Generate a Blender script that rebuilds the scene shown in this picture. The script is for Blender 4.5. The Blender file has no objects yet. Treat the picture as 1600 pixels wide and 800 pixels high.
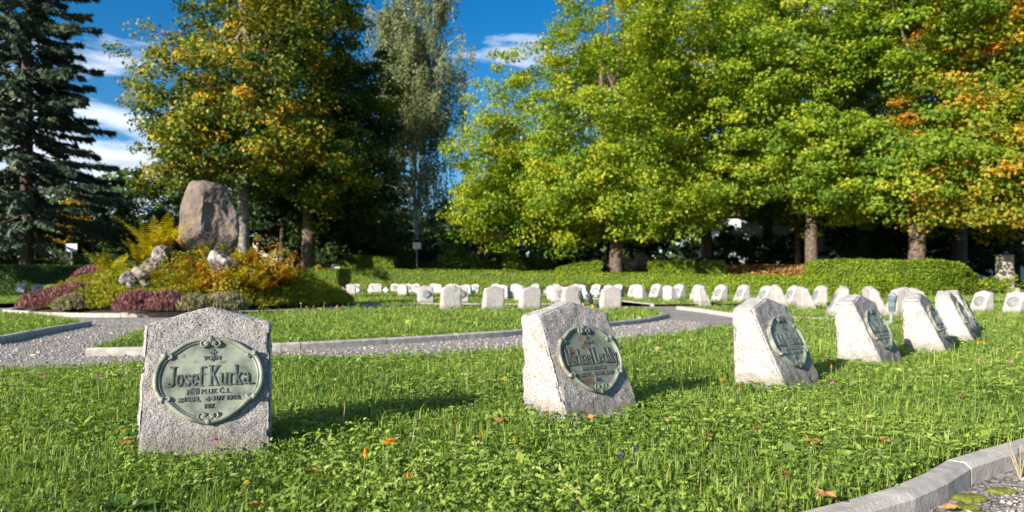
import bpy, bmesh, math, random
import numpy as np
from mathutils import Vector, Matrix, noise as mnoise
R = math.radians
random.seed(7); rng = np.random.default_rng(7)
F_, PX0, YH, HC = 1100.0, 800.0, 440.0, 0.61     # lens (px), centre, horizon row, eye height
scene = bpy.context.scene
col = scene.collection

# ------------------------------------------------------------------ helpers
def P(px, py, z=0.0):
    d = (HC - z) * F_ / (py - YH)
    return ((px - PX0) / F_ * d, d)
def PD(px, d): return ((px - PX0) / F_ * d, d)
def ZY(py, d): return HC - (py - YH) / F_ * d

def tag(o, label=None, cat=None, group=None, kind=None):
    if label: o['label'] = label
    if cat: o['category'] = cat
    if group: o['group'] = group
    if kind: o['kind'] = kind
    return o
def empty(name, loc, rz=0.0, **k):
    o = bpy.data.objects.new(name, None); col.objects.link(o)
    o.empty_display_size = .1
    o.location = loc if len(loc) == 3 else (loc[0], loc[1], 0); o.rotation_euler = (0, 0, rz)
    return tag(o, **k)
def link(name, me, mat=None, parent=None, loc=None, rz=None, **k):
    o = bpy.data.objects.new(name, me); col.objects.link(o)
    if mat and not me.materials: me.materials.append(mat)
    if parent: o.parent = parent
    if loc is not None: o.location = loc
    if rz is not None: o.rotation_euler = (0, 0, rz)
    return tag(o, **k)
def copy_tree(o, parent=None):
    c = o.copy(); col.objects.link(c)
    if parent: c.parent = parent
    for ch in list(o.children): copy_tree(ch, c)
    return c
def smooth(me, ang=None):
    me.polygons.foreach_set('use_smooth', np.ones(len(me.polygons), bool)); return me
def np_mesh(name, V, faces_flat, sizes, tint=None):
    me = bpy.data.meshes.new(name)
    nf = len(sizes); sizes = np.asarray(sizes, np.int32)
    me.vertices.add(len(V)); me.vertices.foreach_set('co', np.asarray(V, np.float32).ravel())
    me.loops.add(len(faces_flat)); me.loops.foreach_set('vertex_index', np.asarray(faces_flat, np.int32))
    me.polygons.add(nf)
    st = np.zeros(nf, np.int32); st[1:] = np.cumsum(sizes)[:-1]
    me.polygons.foreach_set('loop_start', st)
    me.update(calc_edges=True)
    if tint is not None:
        a = me.attributes.new('tint', 'FLOAT', 'FACE'); a.data.foreach_set('value', np.asarray(tint, np.float32))
    me.validate()
    return me
def unit(v): return v / (np.linalg.norm(v, axis=-1, keepdims=True) + 1e-9)
def rnd_unit(n):
    return unit(rng.normal(size=(n, 3)))
def leaf_arrays(c, nrm, L, W, dirv=None, fold=.15):
    """rhombic leaves: returns verts (4n,3)"""
    n = len(c)
    if dirv is None: dirv = rnd_unit(n)
    t = unit(dirv - nrm * np.sum(dirv * nrm, 1, keepdims=True))
    b = np.cross(nrm, t)
    L = np.broadcast_to(np.asarray(L, float), (n,))[:, None]; W = np.broadcast_to(np.asarray(W, float), (n,))[:, None]
    v = np.empty((n, 4, 3))
    v[:, 0] = c - t * L * .5; v[:, 2] = c + t * L * .5 - nrm * L * fold
    v[:, 1] = c + b * W * .5 + nrm * L * fold * .6; v[:, 3] = c - b * W * .5 + nrm * L * fold * .6
    return v.reshape(-1, 3)
def leaf_mesh(name, c, nrm, L, W, tint, dirv=None, fold=.15):
    V = leaf_arrays(c, nrm, L, W, dirv, fold); n = len(c)
    return np_mesh(name, V, np.arange(4 * n), np.full(n, 4), tint)

class MB:
    """collects verts / faces for one mesh"""
    def __init__(s): s.v = []; s.f = []
    def add(s, vs, fs):
        o = len(s.v); s.v += [tuple(v) for v in vs]; s.f += [tuple(i + o for i in f) for f in fs]
    def box(s, x0, x1, y0, y1, z0, z1):
        s.add([(x0,y0,z0),(x1,y0,z0),(x1,y1,z0),(x0,y1,z0),(x0,y0,z1),(x1,y0,z1),(x1,y1,z1),(x0,y1,z1)],
              [(0,3,2,1),(4,5,6,7),(0,1,5,4),(1,2,6,5),(2,3,7,6),(3,0,4,7)])
    def tube(s, pts, rad, n=8, caps=True, closed=False):
        pts = [Vector(p) for p in pts]; m = len(pts)
        if not hasattr(rad, '__len__'): rad = [rad] * m
        vs = []; up = Vector((0, 0, 1)); prev = None
        for i, p in enumerate(pts):
            if closed: t = pts[(i + 1) % m] - pts[i - 1]
            else: t = pts[min(i + 1, m - 1)] - pts[max(i - 1, 0)]
            t.normalize()
            a = (prev - t * prev.dot(t)) if prev is not None else t.orthogonal()
            if a.length < 1e-6: a = t.orthogonal()
            a.normalize(); prev = a; b = t.cross(a)
            for k in range(n):
                th = 2 * math.pi * k / n
                vs.append(p + (a * math.cos(th) + b * math.sin(th)) * rad[i])
        fs = []
        for i in range(m if closed else m - 1):
            j = (i + 1) % m
            for k in range(n):
                fs.append((i*n+k, i*n+(k+1)%n, j*n+(k+1)%n, j*n+k))
        if caps and not closed:
            fs.append(tuple(range(n))[::-1]); fs.append(tuple((m-1)*n+k for k in range(n)))
        s.add(vs, fs)
    def prism(s, poly, z0, z1, fz=None):
        n = len(poly)
        s.add([(x, y, z0) for x, y in poly] + [(x, y, z1) for x, y in poly],
              [tuple(range(n))[::-1], tuple(range(n, 2*n))] + [(i, (i+1)%n, n+(i+1)%n, n+i) for i in range(n)])
    def ball(s, c, r, seg=8, rings=5, sc=(1,1,1)):
        vs = [(c[0], c[1], c[2] - r*sc[2])]
        for i in range(1, rings):
            ph = -math.pi/2 + math.pi*i/rings
            for k in range(seg):
                th = 2*math.pi*k/seg
                vs.append((c[0]+r*sc[0]*math.cos(ph)*math.cos(th), c[1]+r*sc[1]*math.cos(ph)*math.sin(th), c[2]+r*sc[2]*math.sin(ph)))
        vs.append((c[0], c[1], c[2] + r*sc[2])); N = len(vs)-1
        fs = [(0, 1+(k+1)%seg, 1+k) for k in range(seg)]
        for i in range(rings-2):
            for k in range(seg):
                a = 1+i*seg; fs.append((a+k, a+(k+1)%seg, a+seg+(k+1)%seg, a+seg+k))
        a = 1+(rings-2)*seg
        fs += [(a+k, a+(k+1)%seg, N) for k in range(seg)]
        s.add(vs, fs)
    def xform(s, M): s.v = [tuple(M @ Vector(v)) for v in s.v]; return s
    def mesh(s, name, sm=False):
        me = bpy.data.meshes.new(name); me.from_pydata(s.v, [], s.f); me.update()
        if sm: smooth(me)
        return me
    def build(s, name, mat, parent=None, sm=False, **k):
        return link(name, s.mesh(name, sm), mat, parent, **k)

def spline(pts, n=8, closed=False):
    out = []; m = len(pts)
    for i in range(m if closed else m - 1):
        g = lambda k: np.array(pts[k % m] if closed else pts[min(max(k, 0), m-1)], float)
        p0, p1, p2, p3 = g(i-1), g(i), g(i+1), g(i+2)
        for k in range(n):
            t = k / n
            out.append(tuple(.5*((2*p1)+(-p0+p2)*t+(2*p0-5*p1+4*p2-p3)*t*t+(-p0+3*p1-3*p2+p3)*t**3)))
    if not closed: out.append(tuple(pts[-1]))
    return out
def pip(x, y, poly):
    inside = np.zeros(len(x), bool); n = len(poly); j = n - 1
    for i in range(n):
        xi, yi = poly[i]; xj, yj = poly[j]
        c = ((yi > y) != (yj > y)) & (x < (xj-xi)*(y-yi)/((yj-yi) if abs(yj-yi) > 1e-12 else 1e-12)+xi)
        inside ^= c; j = i
    return inside

# ------------------------------------------------------------------ materials
def new_mat(name):
    m = bpy.data.materials.new(name); m.use_nodes = True
    nt = m.node_tree; nt.nodes.clear()
    return m, nt, nt.nodes.new, nt.links.new
def ramp(nt, fac, stops, interp='LINEAR'):
    r = nt.nodes.new('ShaderNodeValToRGB'); r.color_ramp.interpolation = interp
    e = r.color_ramp.elements
    while len(e) > 1: e.remove(e[0])
    e[0].position = stops[0][0]; e[0].color = (*stops[0][1], 1)
    for p, c in stops[1:]:
        k = e.new(p); k.color = (*c, 1)
    nt.links.new(fac, r.inputs[0]); return r.outputs[0]
def foliage(name, stops, trans=.35, nscale=None, rough=.55, spec=.25):
    m, nt, N, L = new_mat(name)
    at = N('ShaderNodeAttribute'); at.attribute_name = 'tint'
    c = ramp(nt, at.outputs['Fac'], stops)
    pr = N('ShaderNodeBsdfPrincipled'); pr.inputs['Roughness'].default_value = rough
    pr.inputs['Specular IOR Level'].default_value = spec
    L(c, pr.inputs['Base Color'])
    tr = N('ShaderNodeBsdfTranslucent')
    hs = N('ShaderNodeHueSaturation'); hs.inputs['Value'].default_value = 1.25; hs.inputs['Saturation'].default_value = 1.1
    L(c, hs.inputs['Color']); L(hs.outputs[0], tr.inputs['Color'])
    mx = N('ShaderNodeMixShader'); mx.inputs[0].default_value = trans
    L(pr.outputs[0], mx.inputs[1]); L(tr.outputs[0], mx.inputs[2])
    o = N('ShaderNodeOutputMaterial'); L(mx.outputs[0], o.inputs[0]); return m
def noisy(name, c1, c2, scale=5, rough=.8, bump=.3, bscale=None, bdist=.01, detail=6, lo=.35, hi=.65, metal=0, extra=None, spec=.3, coat=0):
    m, nt, N, L = new_mat(name)
    tc = N('ShaderNodeTexCoord'); nz = N('ShaderNodeTexNoise'); nz.inputs['Scale'].default_value = scale; nz.inputs['Detail'].default_value = detail
    L(tc.outputs['Object'], nz.inputs['Vector'])
    stops = [(lo, c1), (hi, c2)] if extra is None else extra
    c = ramp(nt, nz.outputs['Fac'], stops)
    pr = N('ShaderNodeBsdfPrincipled'); pr.inputs['Roughness'].default_value = rough; pr.inputs['Metallic'].default_value = metal
    pr.inputs['Specular IOR Level'].default_value = spec
    L(c, pr.inputs['Base Color'])
    if bump:
        n2 = N('ShaderNodeTexNoise'); n2.inputs['Scale'].default_value = bscale or scale*4; n2.inputs['Detail'].default_value = 5
        L(tc.outputs['Object'], n2.inputs['Vector'])
        b = N('ShaderNodeBump'); b.inputs['Strength'].default_value = bump; b.inputs['Distance'].default_value = bdist
        L(n2.outputs['Fac'], b.inputs['Height']); L(b.outputs[0], pr.inputs['Normal'])
    o = N('ShaderNodeOutputMaterial'); L(pr.outputs[0], o.inputs[0]); return m
def granite(name, seed, warm=1.0, dk=1.0, pitf=.5):
    m, nt, N, L = new_mat(name)
    tc = N('ShaderNodeTexCoord'); mp = N('ShaderNodeMapping'); mp.inputs['Location'].default_value = (seed*3.1, seed*1.7, seed)
    L(tc.outputs['Object'], mp.inputs[0]); vec = mp.outputs[0]
    def vor(s, feat='F1'):
        v = N('ShaderNodeTexVoronoi'); v.inputs['Scale'].default_value = s; v.feature = feat; L(vec, v.inputs['Vector']); return v
    def noi(s, d=6, r=.6):
        v = N('ShaderNodeTexNoise'); v.inputs['Scale'].default_value = s; v.inputs['Detail'].default_value = d; v.inputs['Roughness'].default_value = r; L(vec, v.inputs['Vector']); return v
    K_ = lambda st: [(p, tuple(c*dk for c in cc)) for p, cc in st]
    v1 = vor(260); sep = N('ShaderNodeSeparateColor'); L(v1.outputs['Color'], sep.inputs[0])
    grain = ramp(nt, sep.outputs[0], K_([(0, (.10,.09,.09)), (.06, (.26,.235,.225)), (.25, (.42*warm,.38,.35)), (.55, (.52*warm,.47,.435)), (.85, (.59,.55,.515)), (1, (.66,.63,.60))]))
    big = noi(6, 4); bigc = ramp(nt, big.outputs['Fac'], [(.32, (.82,.80,.78)), (.5, (1,.98,.96)), (.7, (1.05,.99,.94))])
    mx = N('ShaderNodeMix'); mx.data_type = 'RGBA'; mx.blend_type = 'MULTIPLY'; mx.inputs[0].default_value = 1
    L(grain, mx.inputs[6]); L(bigc, mx.inputs[7])
    pit = noi(110, 4, .6); pitc = ramp(nt, pit.outputs['Fac'], [(.33, (.25,.25,.25)), (.42, (1,1,1))])
    mx2 = N('ShaderNodeMix'); mx2.data_type = 'RGBA'; mx2.blend_type = 'MULTIPLY'; mx2.inputs[0].default_value = pitf
    L(mx.outputs[2], mx2.inputs[6]); L(pitc, mx2.inputs[7])
    # lichen / weather stains
    li = noi(11, 8, .65); lic = ramp(nt, li.outputs['Fac'], [(.60, (0,0,0)), (.68, (1,1,1))])
    mx3 = N('ShaderNodeMix'); mx3.data_type = 'RGBA'; L(lic, mx3.inputs[0]); L(mx2.outputs[2], mx3.inputs[6]); mx3.inputs[7].default_value = (.40,.40,.37,1)
    mf = N('ShaderNodeMath'); mf.operation = 'MULTIPLY'; mf.inputs[1].default_value = .35; L(lic, mf.inputs[0]); L(mf.outputs[0], mx3.inputs[0])
    pr = N('ShaderNodeBsdfPrincipled'); pr.inputs['Roughness'].default_value = .85; pr.inputs['Specular IOR Level'].default_value = .2
    spz = N('ShaderNodeSeparateXYZ'); L(tc.outputs['Object'], spz.inputs[0]); dn = noi(16, 5, .6)
    ma = N('ShaderNodeMath'); ma.operation = 'MULTIPLY_ADD'; ma.inputs[1].default_value = -.13; L(dn.outputs['Fac'], ma.inputs[0]); L(spz.outputs[2], ma.inputs[2])
    dc = ramp(nt, ma.outputs[0], [(0, (.5,.5,.5)), (.05, (0,0,0))])
    mx4 = N('ShaderNodeMix'); mx4.data_type = 'RGBA'; L(dc, mx4.inputs[0]); L(mx3.outputs[2], mx4.inputs[6]); mx4.inputs[7].default_value = (.17,.145,.09,1)
    st = noi(7, 7, .6); stc = ramp(nt, st.outputs['Fac'], [(.56, (0,0,0)), (.66, (.28,.28,.28))])
    mx5 = N('ShaderNodeMix'); mx5.data_type = 'RGBA'; L(stc, mx5.inputs[0]); L(mx4.outputs[2], mx5.inputs[6]); mx5.inputs[7].default_value = (.22,.205,.165,1)
    L(mx5.outputs[2], pr.inputs['Base Color'])
    b1 = N('ShaderNodeBump'); b1.inputs['Strength'].default_value = 1.0; b1.inputs['Distance'].default_value = .008; L(pit.outputs['Fac'], b1.inputs['Height'])
    f2 = noi(170, 3, .6)
    b2 = N('ShaderNodeBump'); b2.inputs['Strength'].default_value = .8; b2.inputs['Distance'].default_value = .004; L(f2.outputs['Fac'], b2.inputs['Height']); L(b1.outputs[0], b2.inputs['Normal'])
    L(b2.outputs[0], pr.inputs['Normal'])
    o = N('ShaderNodeOutputMaterial'); L(pr.outputs[0], o.inputs[0]); return m

M = {}
M['granite'] = [granite('granite_a', 1, 1, 1.05, .3), granite('granite_b', 5, 1.02, 1.05, .3), granite('granite_c', 9, .98, 1.05, .3)]
M['granite_front'] = granite('granite_hammered_front', 3, 1.0, .74, .8)
M['bronze'] = noisy('bronze_patina', (.17,.22,.18), (.30,.36,.30), scale=18, rough=.5, bump=.25, bscale=120, bdist=.002, metal=.1, spec=.4,
                    extra=[(.3,(.09,.095,.07)),(.40,(.17,.18,.135)),(.53,(.26,.275,.20)),(.64,(.31,.32,.24)),(.72,(.22,.16,.10))])
M['bronze_b'] = noisy('bronze_brown_patina', (.17,.22,.18), (.30,.36,.30), scale=11, rough=.5, bump=.25, bscale=120, bdist=.002, metal=.1, spec=.4,
                    extra=[(.3,(.09,.10,.07)),(.45,(.16,.18,.13)),(.54,(.21,.225,.16)),(.62,(.17,.11,.065)),(.75,(.11,.07,.04))])
M['letter'] = noisy('bronze_letter', (.10,.11,.088), (.18,.19,.155), scale=60, rough=.45, bump=0, metal=.3, spec=.5)
M['bark'] = noisy('bark', (.06,.042,.03), (.20,.14,.10), scale=8, bump=.8, bscale=14, bdist=.05)
M['bark_dark'] = noisy('bark_dark', (.05,.04,.032), (.14,.11,.09), scale=8, bump=.8, bscale=14, bdist=.05)
M['bark_grey'] = noisy('bark_grey', (.12,.11,.09), (.30,.27,.23), scale=6, bump=.7, bscale=12, bdist=.04)
M['bark_birch'] = noisy('bark_birch', (.06,.055,.05), (.72,.70,.66), scale=3.5, bump=.2, lo=.40, hi=.47)
M['kerb'] = noisy('kerb_concrete', (.34,.29,.245), (.60,.53,.46), scale=14, bump=.5, bscale=90, bdist=.006, lo=.3, hi=.7)
M['rock'] = noisy('rock_brown', (.15,.12,.10), (.30,.245,.205), scale=2.6, bump=1, bscale=5, bdist=.10, lo=.3, hi=.7, extra=[(.25,(.06,.05,.045)),(.42,(.15,.12,.10)),(.55,(.215,.155,.115)),(.68,(.19,.17,.155)),(.8,(.28,.235,.20))])
M['rock_pale'] = noisy('rock_pale', (.11,.09,.075), (.33,.27,.225), scale=5, bump=.6, bscale=16, bdist=.03)
M['rock_stripe'] = noisy('rock_striped', (.10,.085,.08), (.42,.375,.345), scale=4, bump=.8, bscale=12, bdist=.05, lo=.42, hi=.62)
G = [(0,(.028,.065,.016)),(.28,(.108,.19,.030)),(.55,(.24,.34,.048)),(.78,(.37,.47,.085)),(.94,(.54,.54,.18)),(1,(.50,.38,.18))]
M['grass'] = foliage('grass', G, trans=.38, rough=.5, spec=.3)
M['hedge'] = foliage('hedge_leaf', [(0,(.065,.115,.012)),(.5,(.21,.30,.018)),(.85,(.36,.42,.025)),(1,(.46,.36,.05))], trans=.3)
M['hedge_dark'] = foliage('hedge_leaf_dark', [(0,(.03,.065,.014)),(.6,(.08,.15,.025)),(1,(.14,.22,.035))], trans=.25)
M['lime'] = foliage('lime_leaf', [(0,(.035,.080,.014)),(.3,(.130,.235,.018)),(.6,(.30,.385,.026)),(.86,(.51,.50,.034)),(1,(.62,.50,.045))], trans=.42)
M['lime_orange'] = foliage('lime_leaf_orange', [(0,(.035,.08,.014)),(.32,(.13,.22,.022)),(.58,(.34,.33,.028)),(.80,(.60,.38,.035)),(1,(.68,.29,.035))], trans=.45)
M['maple'] = foliage('maple_leaf', [(0,(.018,.045,.010)),(.3,(.06,.12,.016)),(.55,(.16,.20,.020)),(.8,(.40,.37,.024)),(.95,(.54,.42,.03)),(1,(.58,.32,.03))], trans=.33)
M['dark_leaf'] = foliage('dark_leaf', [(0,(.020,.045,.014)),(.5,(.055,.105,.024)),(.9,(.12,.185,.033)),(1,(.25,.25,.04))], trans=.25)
M['spruce'] = foliage('spruce_needle', [(0,(.035,.060,.038)),(.5,(.085,.125,.075)),(.85,(.16,.20,.11)),(1,(.26,.24,.12))], trans=.1)
M['birch'] = foliage('birch_leaf', [(0,(.09,.12,.05)),(.5,(.24,.27,.11)),(1,(.44,.43,.19))], trans=.35)
M['heather'] = foliage('heather_yellow', [(0,(.06,.08,.012)),(.4,(.22,.23,.015)),(.8,(.40,.37,.02)),(1,(.52,.40,.03))], trans=.3)
M['heather_pink'] = foliage('heather_pink', [(0,(.07,.07,.03)),(.35,(.19,.085,.07)),(.75,(.36,.14,.15)),(1,(.50,.25,.25))], trans=.25)
M['heather_buff'] = foliage('heather_buff', [(0,(.08,.09,.03)),(.5,(.25,.22,.10)),(1,(.50,.42,.28))], trans=.25)
M['fern'] = foliage('fern_autumn', [(0,(.10,.13,.015)),(.35,(.38,.32,.02)),(.65,(.52,.34,.02)),(.85,(.46,.18,.025)),(1,(.30,.08,.02))], trans=.4)
M['fern_y'] = foliage('fern_yellow', [(0,(.30,.30,.02)),(.6,(.62,.52,.03)),(1,(.75,.50,.04))], trans=.4)
M['litter'] = foliage('litter_leaf', [(0,(.16,.06,.02)),(.4,(.36,.16,.05)),(.75,(.55,.30,.09)),(1,(.62,.42,.16))], trans=.2)
M['pebble'] = foliage('pebble_stone', [(0,(.20,.175,.15)),(.4,(.34,.295,.255)),(.75,(.44,.39,.34)),(1,(.54,.48,.42))], trans=0, rough=.8)
M['moss'] = noisy('moss', (.10,.12,.015), (.28,.27,.03), scale=60, bump=1, bscale=160, bdist=.01)
M['cross'] = noisy('painted_iron', (.34,.40,.46), (.50,.56,.62), scale=20, rough=.5, bump=0)
M['white'] = noisy('white_panel', (.70,.72,.75), (.82,.83,.85), scale=4, rough=.5, bump=0)
M['steel'] = noisy('grey_steel', (.30,.31,.32), (.42,.43,.44), scale=8, rough=.45, bump=0, metal=.4)
M['black'] = noisy('black_plastic', (.015,.015,.018), (.05,.05,.055), scale=12, rough=.35, bump=0)
M['orange'] = noisy('orange_plastic', (.55,.16,.02), (.75,.26,.03), scale=20, rough=.5, bump=0)
M['plaster'] = noisy('plaster_cream', (.56,.50,.38), (.66,.60,.47), scale=1.2, bump=.1)
M['plaster_w'] = noisy('plaster_white', (.62,.64,.66), (.74,.75,.76), scale=1.2, bump=.1)
M['plaster_p'] = noisy('plaster_pink', (.48,.28,.22), (.60,.38,.30), scale=1.2, bump=.1)
M['roof'] = noisy('roof_tile', (.20,.075,.05), (.34,.13,.09), scale=5, bump=.4)
M['glass'] = noisy('window_glass', (.03,.04,.05), (.08,.10,.12), scale=1, rough=.12, bump=0, spec=.6)
M['stele'] = noisy('stele_stone', (.30,.26,.19), (.48,.42,.33), scale=4, bump=.3)
M['lantern_glass'] = noisy('lantern_glass', (.06,.09,.10), (.22,.28,.30), scale=12, rough=.15, bump=0, spec=.6)
M['fl_orange'] = foliage('petal_orange', [(0,(.65,.22,.01)),(1,(.85,.42,.02))], trans=.3)
M['fl_yellow'] = foliage('petal_yellow', [(0,(.70,.48,.01)),(1,(.85,.62,.03))], trans=.3)
M['fl_pink'] = foliage('petal_pink', [(0,(.55,.14,.32)),(1,(.78,.35,.55))], trans=.3)
M['fl_purple'] = foliage('petal_purple', [(0,(.14,.07,.32)),(1,(.30,.17,.52))], trans=.3)
M['fl_seed'] = foliage('seed_head', [(0,(.20,.13,.06)),(1,(.42,.33,.20))], trans=.2)
M['stem'] = noisy('flower_stem', (.12,.17,.04), (.22,.26,.08), scale=30, bump=0)
M['stem_dry'] = noisy('dry_stem', (.30,.24,.12), (.45,.38,.22), scale=30, bump=0)

def ground_mat(name, leafy=True):
    m, nt, N, L = new_mat(name)
    tc = N('ShaderNodeTexCoord'); a = N('ShaderNodeTexNoise'); a.inputs['Scale'].default_value = .9; a.inputs['Detail'].default_value = 8
    b = N('ShaderNodeTexNoise'); b.inputs['Scale'].default_value = 22; b.inputs['Detail'].default_value = 8; b.inputs['Roughness'].default_value = .7
    L(tc.outputs['Object'], a.inputs[0]); L(tc.outputs['Object'], b.inputs[0])
    c1 = ramp(nt, b.outputs['Fac'], [(.3,(.018,.034,.010)),(.5,(.055,.10,.018)),(.68,(.12,.18,.030)),(.8,(.20,.22,.06))])
    c2 = ramp(nt, b.outputs['Fac'], [(.3,(.035,.022,.013)),(.5,(.12,.07,.03)),(.65,(.30,.15,.05)),(.8,(.42,.27,.10))])
    f = ramp(nt, a.outputs['Fac'], [(.46,(0,0,0)),(.56,(1,1,1))])
    mx = N('ShaderNodeMix'); mx.data_type = 'RGBA'
    if leafy: L(f, mx.inputs[0])
    else: mx.inputs[0].default_value = 0
    L(c1, mx.inputs[6]); L(c2, mx.inputs[7])
    pr = N('ShaderNodeBsdfPrincipled'); pr.inputs['Roughness'].default_value = .9; pr.inputs['Specular IOR Level'].default_value = .1
    L(mx.outputs[2], pr.inputs['Base Color'])
    bp = N('ShaderNodeBump'); bp.inputs['Strength'].default_value = 1; bp.inputs['Distance'].default_value = .05; L(b.outputs['Fac'], bp.inputs['Height']); L(bp.outputs[0], pr.inputs['Normal'])
    o = N('ShaderNodeOutputMaterial'); L(pr.outputs[0], o.inputs[0]); return m
M['lawn'] = ground_mat('lawn_soil', False); M['ground'] = ground_mat('woodland_ground', True)
def gravel_mat():
    m, nt, N, L = new_mat('gravel')
    tc = N('ShaderNodeTexCoord'); v = N('ShaderNodeTexVoronoi'); v.inputs['Scale'].default_value = 46; L(tc.outputs['Object'], v.inputs['Vector'])
    v2 = N('ShaderNodeTexVoronoi'); v2.inputs['Scale'].default_value = 46; v2.feature = 'DISTANCE_TO_EDGE'; L(tc.outputs['Object'], v2.inputs['Vector'])
    s = N('ShaderNodeSeparateColor'); L(v.outputs['Color'], s.inputs[0])
    c = ramp(nt, s.outputs[0], [(0,(.24,.21,.185)),(.3,(.37,.325,.29)),(.7,(.46,.41,.365)),(1,(.56,.50,.45))])
    n = N('ShaderNodeTexNoise'); n.inputs['Scale'].default_value = 1.6; n.inputs['Detail'].default_value = 5; L(tc.outputs['Object'], n.inputs[0])
    c2 = ramp(nt, n.outputs['Fac'], [(.35,(.80,.76,.70)),(.6,(1,1,1))])
    mx = N('ShaderNodeMix'); mx.data_type = 'RGBA'; mx.blend_type = 'MULTIPLY'; mx.inputs[0].default_value = 1; L(c, mx.inputs[6]); L(c2, mx.inputs[7])
    pr = N('ShaderNodeBsdfPrincipled'); pr.inputs['Roughness'].default_value = .85; L(mx.outputs[2], pr.inputs['Base Color'])
    rr = ramp(nt, v2.outputs['Distance'], [(0,(0,0,0)),(.12,(1,1,1))])
    bp = N('ShaderNodeBump'); bp.inputs['Strength'].default_value = 1; bp.inputs['Distance'].default_value = .012; L(rr, bp.inputs['Height']); L(bp.outputs[0], pr.inputs['Normal'])
    o = N('ShaderNodeOutputMaterial'); L(pr.outputs[0], o.inputs[0]); return m
M['gravel'] = gravel_mat()

# ------------------------------------------------------------------ terrain and lawns
def sst(t): t = np.clip(t, 0, 1); return t*t*(3-2*t)
def bank(x, y):
    x = np.asarray(x, float); y = np.asarray(y, float)
    u = x/np.maximum(y, 1)
    w = .12 + .88*sst((u+.02)/.16) - .62*sst((u-.56)/.10)
    return 1.75*w*sst((np.hypot(x*.35, y)-31)/16)*(y > 0)
def gz(x, y): return float(bank(x, y)) - .0
xs = np.concatenate([[-700,-300,-120], np.arange(-80, 81, 2.0), [120,300,700]]); ys = np.concatenate([[-300,-60], np.arange(-10, 100, 2.0), [140,300,900]])
X, Y = np.meshgrid(xs, ys); Z = bank(X, Y)-.085
V = np.stack([X, Y, Z], -1).reshape(-1, 3); nx, ny = len(xs), len(ys)
idx = np.arange(nx*ny).reshape(ny, nx)
fl = np.stack([idx[:-1,:-1], idx[:-1,1:], idx[1:,1:], idx[1:,:-1]], -1).reshape(-1)
link('ground', smooth(np_mesh('ground', V, fl, np.full((nx-1)*(ny-1), 4))), M['ground'], kind='structure')

CB = (-7.4, 16.9)                                    # middle of the planted bed
def flat(name, poly, z, mat, **k):
    me = bpy.data.meshes.new(name)
    bm = bmesh.new(); vs = [bm.verts.new((x, y, z)) for x, y in poly]
    f = bm.faces.new(vs); bmesh.ops.triangulate(bm, faces=[f]); bmesh.ops.recalc_face_normals(bm, faces=bm.faces)
    bm.normal_update()
    for f in bm.faces:
        if f.normal.z < 0: f.normal_flip()
    bm.to_mesh(me); bm.free()
    return link(name, me, mat, **k)
flat('gravel_path', [(-60,-6),(60,-6),(60,27),(30,27.5),(0,28.5),(-30,28),(-60,28)], -.05, M['gravel'], kind='structure')

near_edge = [(-9.0,-3.2), (-4.6,-1.0), (-1.9,.35)] + [P(1236,800,.022), P(1435,740,.022), P(1600,682,.022)] + [(6.2,5.3), (13,9.0), (24,13), (34,15)]
near_edge_s = spline(near_edge, 10)
A_in = [(-12,6.6), (-6.5,4.55)] + [P(*q) for q in [(0,584),(200,574),(420,563),(640,557),(850,545),(1000,530),(1100,515),(1160,502),(1148,491.5),(1105,485),(1062,480)]]
A_in_s = spline(A_in, 6)
lawnA = near_edge_s + [(34,26),(16,20.8),(9,18.5)] + A_in_s[::-1] + [(-14,2)]
A2_arc = spline([P(*q) for q in [(137,547),(300,543.5),(440,539),(540,534),(690,525),(815,517),(955,504),(1010,498),(1040,491)]], 6)
A2_top = [P(*q) for q in [(1030,486),(1000,482),(930,478.5),(817,478),(700,478.5),(600,479.5),(545,481),(450,485),(390,489),(320,494)]]
lawnB = A2_arc + A2_top + [P(220,519)]
B2_near = [P(*q) for q in [(560,478.5),(602,477),(655,475),(817,475.8),(905,475.3),(940,474)]]
lawnC = B2_near + [P(*q) for q in [(945,470.5),(870,466.3),(745,464),(600,463.5),(480,464.5)]]
E_arc = spline([(-11,7.9),(-8,6.9),(-6.2,6.55),(-5.55,6.95)] + [P(*q) for q in [(0,528),(70,514),(135,504)]], 6)
lawnE = E_arc + [P(*q) for q in [(116,500),(60,491.5),(0,488.8),(-120,487)]] + [(-16,10)]
D_near = spline([(-40,17.5)] + [P(*q) for q in [(-300,481),(0,474.5),(170,470.5),(250,466.5),(400,463),(560,461.8),(745,461.6),(850,463.8),(927,467),(1022,476)]], 5)
lawnD = D_near + [(9,20.0),(16,22.3),(34,28)] 
lawns = {}
far_pts = [(34,34),(20,36),(0,44),(-20,46),(-60,44),(-60,18)]
lawnD = lawnD + far_pts
for nm, pl in (('lawn', lawnA), ('lawn', lawnB), ('lawn', lawnC), ('lawn', lawnE), ('lawn', lawnD)):
    flat(nm, pl, 0.0, M['lawn'], kind='structure')
all_lawns = [lawnA, lawnB, lawnC, lawnE, lawnD]

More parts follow.
